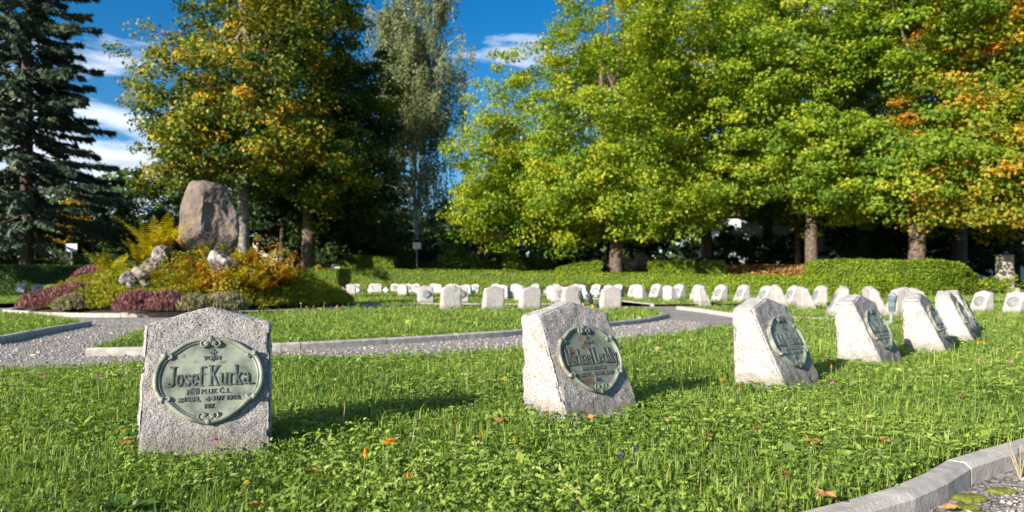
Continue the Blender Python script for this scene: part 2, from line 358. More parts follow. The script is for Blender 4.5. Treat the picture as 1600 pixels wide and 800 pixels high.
def kerb(line, w, z0, z1, label, group=None, seg=1.0, side=1, bev=.012, jitter=.004):
    """kerb stones along a polyline, thickness to its right (side=1)"""
    root = empty('kerb', (line[0][0], line[0][1], 0), label=label, cat='kerb')
    if group: root['group'] = group
    pts = [np.array(p) for p in line]; cum = [0]
    for a, b in zip(pts, pts[1:]): cum.append(cum[-1]+np.linalg.norm(b-a))
    tot = cum[-1]; n = max(1, int(round(tot/seg)))
    def at(s):
        s = min(max(s, 0), tot); i = max(0, min(len(cum)-2, int(np.searchsorted(cum, s))-1))
        t = (s-cum[i])/max(cum[i+1]-cum[i], 1e-9); return pts[i]*(1-t)+pts[i+1]*t
    for k in range(n):
        s0 = tot*k/n+.006; s1 = tot*(k+1)/n-.006
        dz = random.uniform(-jitter, jitter); off = random.uniform(-jitter, jitter)
        ring = []
        for j in range(5):
            s = s0+(s1-s0)*j/4; p = at(s); q = at(s+.02)-at(s-.02); q = q/np.linalg.norm(q); nr = np.array([q[1], -q[0]])*side
            prof = [(0,z0),(0,z1-bev*.4),(bev*.4,z1),(w-bev*1.6,z1),(w,z1-bev*1.3),(w,z0)]
            ring.append([(p[0]+nr[0]*(o+off)-root.location[0], p[1]+nr[1]*(o+off)-root.location[1], z+dz) for o, z in prof])
        mb = MB(); vs = sum(ring, []); fs = []
        for j in range(4):
            for i in range(6):
                fs.append((j*6+i, j*6+(i+1)%6, (j+1)*6+(i+1)%6, (j+1)*6+i))
        fs += [(5,4,3,2,1,0), tuple(24+i for i in range(6))]
        mb.add(vs, fs)
        me = mb.mesh('kerb_stone')
        bm = bmesh.new(); bm.from_mesh(me); bmesh.ops.recalc_face_normals(bm, faces=bm.faces); bm.to_mesh(me); bm.free()
        link('kerb_stone', me, M['kerb'], root)
    return root
i0 = 20
kerb(near_edge_s[i0:-8], .072, -.12, .022, 'pale concrete kerb along the front lawn above the mossy gravel', seg=.98, side=1)
kerb(A2_arc, .075, -.10, .022, 'long curved kerb around the inner lawn behind the first gravestones', seg=.92, side=1)
kerb(E_arc, .08, -.10, .022, 'dark shaded kerb end of the small lawn at the left edge', seg=1.0, side=1)
kerb(B2_near, .08, -.10, .02, 'thin straight kerb behind the row of blank gravestone backs', seg=1.0, side=1)
kerb([P(*q) for q in [(1400,505),(1150,491.5),(1105,485),(1062,480)]], .09, -.10, .03, 'sunlit kerb at the right bank of the curving gravel path', seg=1.1, side=-1)
kerb([P(*q) for q in [(860,464.2),(927,467),(975,471),(1022,476)]], .09, -.10, .03, 'sunlit far kerb where the gravel path bends behind the gravestones', seg=1.1, side=1)
bedring = [(CB[0]+3.78*math.cos(a), CB[1]+3.78*math.sin(a)) for a in np.linspace(R(150), R(395), 50)]
kerb(bedring, .12, -.06, .035, 'pale kerb ring around the planted boulder mound', seg=1.0, side=1, jitter=.012)

# ------------------------------------------------------------------ gravestones
SLOPE = math.atan2(.215, .45)
def block_mesh(res, seed, amp=.0035):
    W, W2 = .215, .215; yf, ytop, yb = -.17, .045, .155; zs, za = .455, .514
    prof = lambda w, y0, yt, ya: [(-w, y0, -.05), (w, y0, -.05), (w, yt, zs), (0, ya, za), (-w, yt, zs)]
    s = .215/.45; f0 = yf - .05*s
    bm = bmesh.new()
    fr = [bm.verts.new(v) for v in prof(W, f0, ytop, ytop+.058*s)]
    bk = [bm.verts.new(v) for v in prof(W2, yb, yb+.022, yb+.025)]
    bm.faces.new(fr); bm.faces.new(bk[::-1])
    for i in range(5):
        j = (i+1) % 5; bm.faces.new((fr[j], fr[i], bk[i], bk[j]))
    bmesh.ops.recalc_face_normals(bm, faces=bm.faces)
    bmesh.ops.bevel(bm, geom=bm.edges[:], offset=.008, segments=2, affect='EDGES')
    if res:
        # slice into a grid so the worked surface can be roughened
        for ax, lo, hi in ((0, -.24, .24), (1, -.24, .20), (2, -.05, .52)):
            n = int((hi-lo)/res)
            for k in range(1, n):
                c = lo+(hi-lo)*k/n; co = [0,0,0]; co[ax] = c; no = [0,0,0]; no[ax] = 1
                bmesh.ops.bisect_plane(bm, geom=bm.verts[:]+bm.edges[:]+bm.faces[:], plane_co=co, plane_no=no)
        bmesh.ops.remove_doubles(bm, verts=bm.verts, dist=.0008)
        bm.normal_update()
        for v in bm.verts:
            p = v.co + Vector((seed*7.3, seed*2.1, seed))
            d = mnoise.fractal(p*22, .9, 2.2, 4)*amp*1.5 + mnoise.noise(p*6)*amp*1.2
            e = abs(abs(v.co.x)-.215) < .012
            if e: d -= abs(mnoise.noise(p*30))*.009+max(0, mnoise.noise(p*11)-.15)*.028
            v.co += v.normal*d
    for f in bm.faces:
        c = f.calc_center_median()
        f.material_index = 1 if (f.normal.y < -.45 and abs(c.x) < .208) else 0
    me = bpy.data.meshes.new('stone_block'); bm.to_mesh(me); bm.free()
    return smooth(me) if res else me

# plaque outline, right half from top to bottom (x right, y up)
HALF = [(0,300),(60,299),(118,289),(172,264),(217,230),(255,201),(285,182),(318,138),(338,75),(345,10),(335,-60),(310,-112),(285,-136),(247,-168),(202,-213),(152,-252),(92,-284),(34,-299),(0,-303)]
KP = .180/345
def plaque_outline(n=4):
    pts = HALF + [(-x, y) for x, y in HALF[-2:0:-1]]
    return [(x*KP, y*KP) for x, y in spline(pts, n, closed=True)]
def spiral(cx, cy, r, a0, turns, sgn, n=14):
    return [(cx+r*(1-.75*k/n)*math.cos(a0+sgn*turns*2*math.pi*k/n), cy+r*(1-.75*k/n)*math.sin(a0+sgn*turns*2*math.pi*k/n)) for k in range(n+1)]
def plaque_frame():
    # local plaque coords -> stone coords, sits on the sloping front
    c = Vector((.008, -.17+.258*math.tan(SLOPE), .258))
    u = Vector((1, 0, 0)); v = Vector((0, math.sin(SLOPE), math.cos(SLOPE))); n = u.cross(v)   # points to -y, up
    return Matrix(((u.x, v.x, n.x, c.x), (u.y, v.y, n.y, c.y), (u.z, v.z, n.z, c.z), (0,0,0,1)))
PM = plaque_frame()
def plate_mesh(lo=False):
    o = plaque_outline(1 if lo else 4); m = len(o)
    mb = MB(); rings = [(1.0,-.004),(1.0,.010),(.96,.014),(.90,.0105),(.6,.0125),(.3,.0135)]
    if lo: rings = [(1.0,-.004),(1.0,.014),(.5,.014)]
    vs = []
    for s, z in rings: vs += [(x*s, y*s, z) for x, y in o]
    vs.append((0, 0, rings[-1][1])); fs = []
    for k in range(len(rings)-1):
        for i in range(m):
            j = (i+1) % m; fs.append((k*m+j, k*m+i, (k+1)*m+i, (k+1)*m+j))
    k = len(rings)-1
    fs += [(k*m+(i+1)%m, k*m+i, len(vs)-1) for i in range(m)]
    mb.add(vs, fs); mb.xform(PM); return mb.mesh('plaque', True)
def rim_mesh():
    mb = MB(); o = plaque_outline(4)
    mb.tube([(x*.965, y*.965, .014) for x, y in o], .0085, 8, closed=True)
    mb.tube([(x*.90, y*.90, .013) for x, y in o], .0035, 6, closed=True)
    return mb.xform(PM).mesh('rim', True)
def scroll_mesh(sx, sy):
    mb = MB(); cx, cy = (285*sx*KP, (182 if sy > 0 else -136)*KP)
    mb.tube([(x, y, .016) for x, y in [(cx*1.03, cy*1.04)]+spiral(cx*.885, cy*.90, .011, 0 if sx > 0 else math.pi, 1.0, sx*sy)], [.0125,.010]+[.0065]*7+[.005]*7, 8)
    return mb.xform(PM).mesh('scroll', True)
def shell_mesh(sy):
    mb = MB(); cy = 258*sy*KP
    mb.ball((0, 286*sy*KP, .018), .011, 8, 5, (1, 1.5, .7))
    for sx in (1, -1):
        for k in range(4):
            r0 = .034-.003*k; th = (R(90) - sx*R(28+34*k))*sy
            mb.tube([(sx*.002, cy, .015), (math.cos(th)*r0*.5, cy+math.sin(th)*r0*.3, .020), (math.cos(th)*r0*.95, cy+math.sin(th)*r0*.5, .015)], [.003,.0065,.0035], 7)
        mb.tube([(x, y, .019) for x, y in spiral(sx*.020, cy-.004*sy, .0155, R(90)*sy, .9, -sx*sy)], .0042, 7)
    return mb.xform(PM).mesh('shell', True)
# a narrow upright letter face drawn with strokes: (glyph width, list of polylines)
def arc(cx, cy, rx, ry, a0, a1, n=10): return [(cx+rx*math.cos(R(a0+(a1-a0)*k/n)), cy+ry*math.sin(R(a0+(a1-a0)*k/n))) for k in range(n+1)]
GL = {
 'J': (.42, [[(.30,1),(.30,.22)]+arc(.17,.2,.13,.16,0,-165), [(.16,1),(.40,1)]]),
 'o': (.36, [arc(.17,.31,.125,.27,0,360,18)]),
 's': (.33, [arc(.155,.45,.105,.135,20,200,8)+arc(.16,.18,.12,.145,60,-160,10)]),
 'e': (.36, [[(.06,.33),(.285,.33)]+arc(.17,.32,.12,.26,5,320,16)]),
 'f': (.28, [[(.12,0),(.12,.82)]+arc(.22,.84,.10,.14,180,40,6), [(.02,.60),(.25,.60)], [(.04,0),(.21,0)]]),
 'K': (.52, [[(.11,0),(.11,1)], [(.43,1),(.13,.45)], [(.2,.56),(.44,0)], [(.02,1),(.2,1)], [(.02,0),(.2,0)], [(.35,1),(.49,1)], [(.37,0),(.50,0)]]),
 'u': (.40, [[(.08,.6),(.08,.17)]+arc(.19,.17,.11,.14,180,350,8), [(.30,.6),(.30,0)], [(.02,.6),(.1,.6)], [(.30,0),(.37,0)]]),
 'r': (.29, [[(.09,0),(.09,.6)], arc(.22,.42,.12,.16,170,60,6), [(.02,.6),(.1,.6)], [(.02,0),(.17,0)]]),
 'k': (.40, [[(.09,0),(.09,1)], [(.31,.6),(.11,.28)], [(.17,.36),(.33,0)], [(.02,1),(.1,1)], [(.02,0),(.17,0)]]),
 'a': (.38, [arc(.17,.44,.10,.14,160,10,7)+[(.275,.42),(.275,.05),(.34,.02)], arc(.16,.17,.105,.14,40,320,12)]),
 '.': (.18, [[(.07,.02),(.10,.05)]]),
 'M': (.60, [[(.10,0),(.10,1),(.30,.2),(.50,1),(.50,0)], [(.02,0),(.17,0)], [(.43,0),(.57,0)]]),
 'i': (.20, [[(.09,0),(.09,.6)], [(.09,.78),(.09,.84)], [(.02,0),(.17,0)]]),
 'c': (.33, [arc(.17,.31,.12,.27,50,310,14)]),
 'h': (.40, [[(.09,0),(.09,1)], arc(.195,.42,.105,.16,170,0,7)+[(.30,0)], [(.02,0),(.16,0)], [(.24,0),(.37,0)]]),
 'l': (.19, [[(.09,0),(.09,1)], [(.02,1),(.09,1)], [(.02,0),(.17,0)]]),
 'L': (.42, [[(.10,1),(.10,0),(.37,0),(.37,.14)], [(.02,1),(.19,1)]]),
 'y': (.38, [[(.06,.6),(.18,.05)], [(.32,.6),(.18,.0),(.12,-.22),(.04,-.22)]]),
 'V': (.46, [[(.05,1),(.22,0),(.40,1)], [(.0,1),(.12,1)], [(.33,1),(.45,1)]]),
 'b': (.38, [[(.09,1),(.09,.03)], arc(.18,.30,.11,.27,150,-150,12), [(.02,1),(.09,1)]]),
 't': (.26, [[(.12,.82),(.12,.1),(.21,.02)], [(.02,.6),(.23,.6)]]),
 'd': (.38, [[(.28,1),(.28,0)], arc(.18,.30,.11,.27,30,330,12)]),
 'n': (.40, [[(.09,0),(.09,.6)], arc(.195,.42,.105,.16,170,0,7)+[(.30,0)], [(.02,0),(.16,0)], [(.24,0),(.37,0)]]),
 ' ': (.20, []), '-': (.2, [[(.02,.35),(.18,.35)]]),
}
def stroke_text(mb, s, cx, y0, h, width, z, rw=.0043):
    if len(s) > 12: rw = .0040
    tot = sum(GL[c][0] for c in s); kx = width/tot; x = cx-width/2
    for c in s:
        w, lines = GL[c]
        for ln in lines:
            pts = [(x+px*kx, y0+py*h) for px, py in ln]
            for (ax, ay), (bx, by) in zip(pts, pts[1:]):
                d = Vector((bx-ax, by-ay)); l = max(d.length, 1e-5); d /= l
                thin = abs(d.y) < .35; r = rw*(.45 if thin else .62)
                ex = d*r*.75; nn = Vector((-d.y, d.x))*r
                q = [(ax-ex.x-nn.x, ay-ex.y-nn.y), (bx+ex.x-nn.x, by+ex.y-nn.y), (bx+ex.x+nn.x, by+ex.y+nn.y), (ax-ex.x+nn.x, ay-ex.y+nn.y)]
                mb.prism(q, z-.003, z+.0052+random.uniform(0,.0002))
        x += w*kx
def font_text(s, cx, cy, h, width, z, bold=.008):
    cu = bpy.data.curves.new('t', 'FONT'); cu.body = s; cu.align_x = 'CENTER'; cu.size = 1; cu.extrude = .12; cu.offset = bold; cu.resolution_u = 2
    ob = bpy.data.objects.new('t', cu); col.objects.link(ob); bpy.context.view_layer.update()
    dg = bpy.context.evaluated_depsgraph_get(); me = bpy.data.meshes.new_from_object(ob.evaluated_get(dg)); bpy.data.objects.remove(ob)
    V = np.array([v.co for v in me.vertices]); 
    w = V[:,0].max()-V[:,0].min(); mid = (V[:,0].max()+V[:,0].min())/2
    V[:,0] = (V[:,0]-mid)*width/w+cx; V[:,1] = V[:,1]*h/.70+cy; V[:,2] = np.where(V[:,2] > 0, z+.0038, z-.004)
    fs = [tuple(p.vertices) for p in me.polygons]; bpy.data.meshes.remove(me)
    return V.tolist(), fs
def cross_mark(mb, cx, cy, r, z, rot=0):
    for k in range(4):
        a = rot+k*math.pi/2
        f = lambda l, w: (cx+l*math.cos(a)-w*math.sin(a), cy+l*math.sin(a)+w*math.cos(a))
        mb.prism([f(0,-r*.10), f(r,-r*.42), f(r,r*.42), f(0,r*.10)], z-.003, z+.0035+.0001*k)
def lettering_mesh(name, top, l2, l3a, l3b, num, wid):
    mb = MB(); z = .0125; K = KP
    cross_mark(mb, .008, 195*K, .0105, z)
    mb.add(*font_text(top, .005, 138*K, .0165, .056, z))
    stroke_text(mb, name, .004, -42*K, .072, wid, z)
    mb.add(*font_text(l2, -.002, -98*K, .0165, .140, z))
    mb.add(*font_text(l3a, -.054, -147*K, .0165, .050, z))
    cross_mark(mb, -.092, -135*K, .0085, z, R(45)); cross_mark(mb, -.002, -135*K, .0085, z)
    mb.add(*font_text(l3b, .056, -147*K, .0165, .092, z))
    mb.add(*font_text(num, .003, -199*K, .0165, .033, z))
    return mb.xform(PM).mesh('lettering')
rimM, plateM, plateLo = rim_mesh(), plate_mesh(), plate_mesh(True)
scrolls = [scroll_mesh(a, b) for a in (1,-1) for b in (1,-1)]; shells = [shell_mesh(1), shell_mesh(-1)]
for mm in [rimM]+scrolls+shells: mm.materials.append(M['bronze'])
def near_stone(px, py, deg, texts, label, seed, mat, bz, res=.0105):
    # px, py: left front foot of the block
    x, y = P(px, py, .03); th = R(deg)
    x += .215*math.cos(th); y += .215*math.sin(th); nrm = Vector((math.sin(th), -math.cos(th)))
    root = empty('gravestone', (x-nrm.x*.17, y-nrm.y*.17, 0), th, label=label, cat='gravestone', group='gravestones of the curving front row')
    bmh = block_mesh(res, seed); bmh.materials.append(mat); bmh.materials.append(M['granite_front']); link('stone_block', bmh, None, root)
    pm = plateM.copy(); pm.materials.clear()
    pl = link('plaque', pm, bz, root)
    link('rim', rimM, None, pl)
    for q in scrolls: link('scroll', q, None, pl)
    for q in shells: link('shell', q, None, pl)
    if texts: link('lettering', lettering_mesh(*texts), M['letter'], pl)
    return root
GR = M['granite']
stones = []   # footprints
def foot(o): stones.append((o.location.x, o.location.y)); return o
foot(near_stone(208,716,19,('Josef Kurka.','VOJÍN','PĚŠÍ PLUK Č.1.','1884,','31/7 1918.','187.',.285),'nearest gravestone facing the camera, bronze plaque lettered Josef Kurka on rough pink granite',1,GR[0],M['bronze'],res=.0085))
foot(near_stone(889,657,35,('Michael Lechky','VOJÍN','DOMOBRAN PLUK Č.21.','1877,','23/7 1918.','186.',.300),'gravestone turned right with rust stained plaque lettered Michael Lechky, second in front row',2,GR[1],M['bronze_b'],res=.0085))
foot(near_stone(1231,605.5,41,('Jul. Vrbach','VOJÍN','PĚŠÍ PLUK Č.7.','1889,','12/8 1918.','185.',.270),'third gravestone of the front row, sunlit left side and tilted green oval plaque',3,GR[2],M['bronze']))
foot(near_stone(1382,569.5,43,('Josef Kubat','VOJÍN','PĚŠÍ PLUK Č.3.','1880,','2/9 1918.','184.',.250),'fourth gravestone of the front row, narrow plaque seen aslant behind an orange flower',4,GR[0],M['bronze']))
foot(near_stone(1482,549.5,49.5,('Jan Kubrt','VOJÍN','PĚŠÍ PLUK Č.9.','1881,','9/9 1918.','183.',.250),'fifth gravestone of the front row, broad white side with plaque almost edge on',5,GR[1],M['bronze']))
foot(near_stone(1524,532,51,('Jan Vrba','VOJÍN','PĚŠÍ PLUK Č.2.','1887,','4/8 1918.','182.',.250),'sixth gravestone of the front row, white side towards the camera, orange flowers before it',6,GR[2],M['bronze']))
foot(near_stone(1534,522,54,None,'seventh gravestone of the front row, mostly hidden behind the sixth',7,GR[0],M['bronze'],res=.015))

lo_blocks = [block_mesh(.028, 11+k, .004) for k in range(3)]
for k, b in enumerate(lo_blocks): b.materials.append(GR[k]); b.materials.append(GR[k])
for v_ in plateLo.vertices: v_.co = PM @ Matrix.Diagonal((.86,.86,1,1)) @ PM.inverted() @ v_.co
plateLo.materials.append(noisy('weathered_plaque', (.20,.20,.185), (.31,.31,.29), scale=14, rough=.6, bump=0, metal=.1))
ORD = ['first','second','third','fourth','fifth','sixth','seventh','eighth','ninth','tenth','eleventh','twelfth','thirteenth','fourteenth','fifteenth','sixteenth','seventeenth','eighteenth','nineteenth','twentieth','twenty-first','twenty-second','twenty-third','twenty-fourth','twenty-fifth','twenty-sixth','twenty-seventh','twenty-eighth']
CC = (-6.6, 16.9)
def far_stone(px, py, facing, i, row):
    d = 627/(py-YH); x = (px-PX0)/F_*d; y = d+.12
    rd = Vector((x-CC[0], y-CC[1])).normalized()
    n = {'in': -rd, 'out': rd, 'S': Vector((.27,-.963)), 'N': Vector((-.27,.963)), 'C': Vector((.1,-1)).normalized(),'L': Vector((-.96,.28)),'SW':Vector((-.95,-.31)),'E':Vector((.98,-.15)),'FW':Vector((.80,-.55)).normalized()}[facing]
    lab = {'hedge': 'pale gravestone with round plaque, %s from the left in the row along the hedge',
           'back': 'blank pale gravestone back, %s from the left in the row before the hedge row',
           'pathback': 'weathered blank gravestone back beside the inner lawn, %s from left of five',
           'pathplaque': 'gravestone with green oval plaque beyond the straight kerb, %s from left of three',
           'shade': 'gravestone in the shade before the dark left hedge, %s from the left',
           'right': 'sunlit gravestone behind the front row at right, %s from the left'}[row] % ORD[i]
    grp = {'hedge':'gravestones along the hedge','back':'blank-backed gravestones of the back ring','pathback':'gravestone backs beside the inner lawn','pathplaque':'gravestones beyond the straight kerb','shade':'gravestones by the left hedge','right':'gravestones behind the front row'}[row]
    root = empty('gravestone', (x, y, 0), math.atan2(n.x, -n.y)+random.uniform(-.06,.06), label=lab, cat='gravestone', group=grp)
    root.rotation_euler[0] = random.uniform(-.02,.02); root.scale = (1,1,random.uniform(.96,1.04))
    if facing == 'SW': root.scale = (.80,.80,.84)
    link('stone_block', lo_blocks[(i+len(row)) % 3], None, root)
    link('plaque', plateLo, None, root)
    stones.append((x, y)); return root
rows = {
 'hedge': [(491,455,'in'),(522.5,454.5,'in'),(539,454.5,'in'),(556,455.5,'in'),(582,456,'in'),(616,455.5,'in'),(637,456.5,'in'),(649.5,456.5,'in'),(677,457,'in'),(709,458,'in'),(742,457,'in'),(774,459,'in'),(804.5,458.5,'in'),(835.5,459.5,'in'),(868,459,'in'),(898.5,461,'in'),(931,462,'in'),(965,462.5,'in'),(991,463.2,'in'),(1025,464.5,'in'),(1060,466,'in'),(1090,467.5,'in'),(1125,469,'in'),(1160,470,'in'),(1196,472,'in'),(1239,473,'in'),(1280,476,'in')],
 'back': [(548,459.3,'out'),(590.5,456.8,'out'),(629.5,460,'out'),(684.5,458,'out'),(706,461,'out'),(730,459.5,'out'),(790,466,'out'),(816,469,'out'),(867,468.5,'out'),(912,462.5,'out'),(956,465,'out'),(1003,466.3,'out'),(1050,469,'out'),(1099,473,'out'),(1221,477,'out'),(1264,481,'out')],
 'pathback': [(703,481,'N'),(769.5,482,'N'),(827,482,'N'),(892,479,'N'),(953.5,482,'N')],
 'pathplaque': [(664,472,'S'),(719,472,'S'),(875,471.5,'S')],
 'shade': [(30,457.3,'C'),(57,459,'FW'),(75,457.3,'C'),(112,457.5,'C')],
 'right': [(1311,491,'L'),(1374,489,'E'),(1411,492,'N'),(1446,498,'E'),(1539,485,'SW'),(1592,487,'SW')],
}
for rn, lst in rows.items():
    for i, (px, py, f) in enumerate(lst): far_stone(px, py, f, i, rn)

# pale little iron crosses leaning at graves
def cross_mesh():
    mb = MB(); r = .13
    for k in range(4):
        a = k*math.pi/2; f = lambda l, w: (l*math.cos(a)-w*math.sin(a), l*math.sin(a)+w*math.cos(a))
        mb.prism([f(.02,-.02), f(r,-.07), f(r+.012,0), f(r,.07), f(.02,.02)], -.012-.0005*k, .012+.0005*k)
    mb.prism([(.05*math.cos(a), .05*math.sin(a)) for a in np.linspace(0, 2*math.pi, 13)[:-1]], -.016, .016)
    mb.xform(Matrix.Translation((0,0,.17)) @ Matrix.Rotation(R(80), 4, 'X'))
    mb.box(-.012,.012,-.02,.005,-.03,.16)
    return mb.mesh('cross')
crm = cross_mesh(); crm.materials.append(M['cross'])
cl = [(472,455),(511,455),(536,457),(558,458),(579,457.5),(603,457.5),(651,458.5),(739,459.5),(806,461),(854,461.5),(913,464.5),(930,464.5),(94,458)]
for i, (px, py) in enumerate(sorted(cl)):
    d = 640/(py-YH); o = link('cross', crm, None, None, loc=((px-PX0)/F_*d, d-.1, 0), rz=random.uniform(-.3,.3), label='small pale painted cross at a grave, %s from the left' % ORD[i], cat='cross', group='small crosses at the graves')
# two dark grave lanterns leaning, one glass lantern
for (px, py, h, ti, lb) in ((913,482,.42,-.28,'dark leaning grave lantern on a stake, left of the pair with orange base'),(928,485,.46,-.30,'dark leaning grave lantern on a stake, right of the pair with orange base')):
    x, y = P(px, py); t = empty('grave_lantern', (x,y,0), label=lb, cat='lantern', group='pair of leaning lanterns')
    a = MB(); a.tube([(0,0,0),(0,0,.16)], .012, 8)
    b = MB(); b.tube([(0,0,.14),(0,0,.17),(0,0,.34),(0,0,.38),(0,0,.42)], [.03,.045,.055,.035,.012], 10)
    c = MB(); c.tube([(0,0,.02),(0,0,.09)], [.035,.03], 10)
    for mb, nm, mt in ((a,'stake',M['steel']),(b,'lantern_body',M['black']),(c,'holder',M['orange'])): mb.xform(Matrix.Rotation(ti, 4, 'Y')); mb.build(nm, mt, t, sm=True)
x, y = P(1391,508); t = empty('glass_lantern', (x,y,0), label='bluish glass grave lantern on a post between the fourth and fifth front stones', cat='lantern')
for mb_, nm, mt in ((MB(),'post',M['steel']),(MB(),'glass_shade',M['lantern_glass']),(MB(),'lid',M['steel'])):
    if nm == 'post': mb_.tube([(0,0,-.02),(.02,0,.20)], .022, 8)
    elif nm == 'glass_shade': mb_.tube([(.02,0,.19),(.03,0,.40)], [.045,.06], 6)
    else: mb_.tube([(.03,0,.40),(.035,0,.43),(.035,0,.46)], [.07,.05,.015], 6)
    mb_.build(nm, mt, t)

# ------------------------------------------------------------------ lawn grass
def lawn_points(y0, y1, dens, margin=1.15):
    area_fac = .727*margin
    A = area_fac*(y1*y1-y0*y0)+1.6*(y1-y0); n = int(A*dens)
    y = np.sqrt(rng.uniform(y0*y0, y1*y1, n)); x = rng.uniform(-1, 1, n)*(area_fac*y+.8)
    keep = np.zeros(n, bool)
    for pl in all_lawns: keep |= pip(x, y, pl)
    for sx, sy in stones:
        if abs(sy-(y0+y1)/2) < (y1-y0)/2+.5: keep &= ~((np.abs(x-sx) < .3) & (np.hypot(x-sx, y-sy) < .20))
    return x[keep], y[keep]
def patch(x, y, s, seed=0):
    # cheap smooth value noise
    return .5+.5*np.sin(x*s+seed+1.7*np.sin(y*s*.7+seed*2))*np.cos(y*s*1.13+seed*1.3+1.3*np.sin(x*s*.53))
def blades(x, y, h, w, bend, tint):
    n = len(x); a = rng.uniform(0, 2*np.pi, n); ln = rng.uniform(.05, 1, n)*bend
    dx, dy = np.cos(a)*ln, np.sin(a)*ln; sx, sy = -np.sin(a+rng.normal(0,.8,n)), np.cos(a)
    s = np.hypot(sx, sy); sx /= s; sy /= s
    V = np.empty((n, 5, 3)); z0 = -.004
    V[:,0] = np.stack([x-sx*w*.5, y-sy*w*.5, np.full(n,z0)], 1); V[:,1] = np.stack([x+sx*w*.5, y+sy*w*.5, np.full(n,z0)], 1)
    mx, my, mz = x+dx*h*.30, y+dy*h*.30, h*.62
    V[:,2] = np.stack([mx+sx*w*.42, my+sy*w*.42, mz], 1); V[:,3] = np.stack([mx-sx*w*.42, my-sy*w*.42, mz], 1)
    V[:,4] = np.stack([x+dx*h, y+dy*h, h*(1-.35*ln)], 1)
    b = np.arange(n)[:,None]*5
    F = np.concatenate([b+np.array([[0,1,2,3]]), b+np.array([[3,2,4]])], 1).ravel()
    return V.reshape(-1,3), F, np.tile([4,3], n), np.repeat(tint, 2)
def join_parts(name, parts):
    Vs, Fs, S, T = [], [], [], []; o = 0
    for V, F, s, t in parts: Vs.append(V); Fs.append(F+o); S.append(s); T.append(t); o += len(V)
    return np_mesh(name, np.concatenate(Vs), np.concatenate(Fs), np.concatenate(S), np.clip(np.concatenate(T), 0, 1))
def leaves_part(c, nrm, L, W, tint, dirv=None, fold=.15):
    V = leaf_arrays(c, nrm, L, W, dirv, fold); n = len(c); return V, np.arange(4*n), np.full(n, 4), tint
parts = []; cparts = []
for (y0, y1, db, dc, hs, ws) in ((.9,2.3,14000,10500,1,.95),(2.3,3.6,10500,6500,1,1.0),(3.6,5.5,5600,2900,1,1.3),(5.5,9,2100,1000,1,2.0),(9,15,600,300,1.05,2.9),(15,26,260,90,1.1,4.6),(26,46,110,25,1.15,7.5)):
    x, y = lawn_points(y0, y1, db); n = len(x)
    pt = patch(x, y, 2.1, 1)*.6+patch(x, y, 7, 3)*.4
    h = rng.gamma(4, .0098, n)*hs*(.55+.9*pt); w = rng.uniform(.0022,.0045,n)*ws
    t = .22+.50*rng.random(n)+.36*(pt-.5)+(rng.random(n) < .06)*.40+.05*(y > 9)
    parts.append(blades(x, y, h, w, .9, t))
    x, y = lawn_points(y0, y1, dc); n = len(x)
    pt = patch(x, y, 1.6, 5)*.6+patch(x, y, 6, 8)*.4; k = rng.random(n) < .10+pt*1.15
    x, y, pt = x[k], y[k], pt[k]; n = len(x)
    z = rng.uniform(.008,.062,n)*(.6+.6*pt)
    nr = unit(np.stack([rng.normal(-.2,.8,n), rng.normal(-.25,.8,n), np.ones(n)], 1))
    kind = rng.random(n); sz = np.where(kind < .70, rng.uniform(.007,.016,n), rng.uniform(.018,.055,n)*rng.uniform(.6,1,n))*(ws**.75)
    asp = np.where(kind < .72, .72, .26); t = .20+.50*rng.random(n)+.38*(pt-.5)+(rng.random(n) < .03)*.35
    c = np.stack([x, y, z], 1)
    cparts.append(leaves_part(c, nr, sz, sz*asp, t))
    if y0 < 5:    # trefoils: two more leaflets at 120 degrees round the same stalk
        q = kind < .5; m = q.sum(); a = rng.uniform(0, 2*np.pi, m)
        for da in (2.09, 4.19):
            off = np.stack([np.cos(a+da), np.sin(a+da), np.zeros(m)], 1)*sz[q][:,None]*.75
            cparts.append(leaves_part(c[q]+off, nr[q], sz[q]*.95, sz[q]*.85, t[q], dirv=off))
link('grass', join_parts('grass', parts), M['grass'], label='short green grass blades growing over all the lawns', cat='grass', kind='stuff')
link('clover', join_parts('clover', cparts), M['grass'], label='clover and small broad lawn weeds among the grass', cat='clover', kind='stuff')

# loose gravel stones: near corner and left path
def pebbles(x, y, r, z):
    n = len(x); base = np.array([[0,0,1],[1,0,0],[0,1,0],[-1,0,0],[0,-1,0],[0,0,-1]], float)
    sc = rng.uniform(.6,1.3,(n,1,3))*r[:,None,None]; sc[:,:,2] *= .6
    th = rng.uniform(0,6.28,n); v = base[None]+rng.normal(0,.22,(n,6,3)); v = v*sc
    c, s = np.cos(th)[:,None], np.sin(th)[:,None]
    V = np.stack([v[...,0]*c-v[...,1]*s+x[:,None], v[...,0]*s+v[...,1]*c+y[:,None], v[...,2]+z], -1)
    tri = np.array([[0,1,2],[0,2,3],[0,3,4],[0,4,1],[5,2,1],[5,3,2],[5,4,3],[5,1,4]])
    F = (np.arange(n)[:,None,None]*6+tri[None]).ravel()
    return V.reshape(-1,3), F, np.full(n*8, 3), np.repeat(rng.random(n), 8)
def not_lawn(x, y, mg=0):
    k = np.ones(len(x), bool)
    for pl in all_lawns: k &= ~pip(x, y, pl)
    return k
pp = []
x = rng.uniform(.2, 3.6, 16000); y = rng.uniform(.9, 3.2, 16000); k = not_lawn(x-.0, y+.0) & not_lawn(x-.08, y+.12); pp.append(pebbles(x[k], y[k], rng.gamma(3,.0022,k.sum()), -.048))
x = rng.uniform(-9, 3, 46000); y = rng.uniform(4.4, 12, 46000); k = not_lawn(x, y) & (np.hypot(x-CB[0], y-CB[1]) > 4); pp.append(pebbles(x[k], y[k], rng.gamma(4,.0021,k.sum()), -.047))
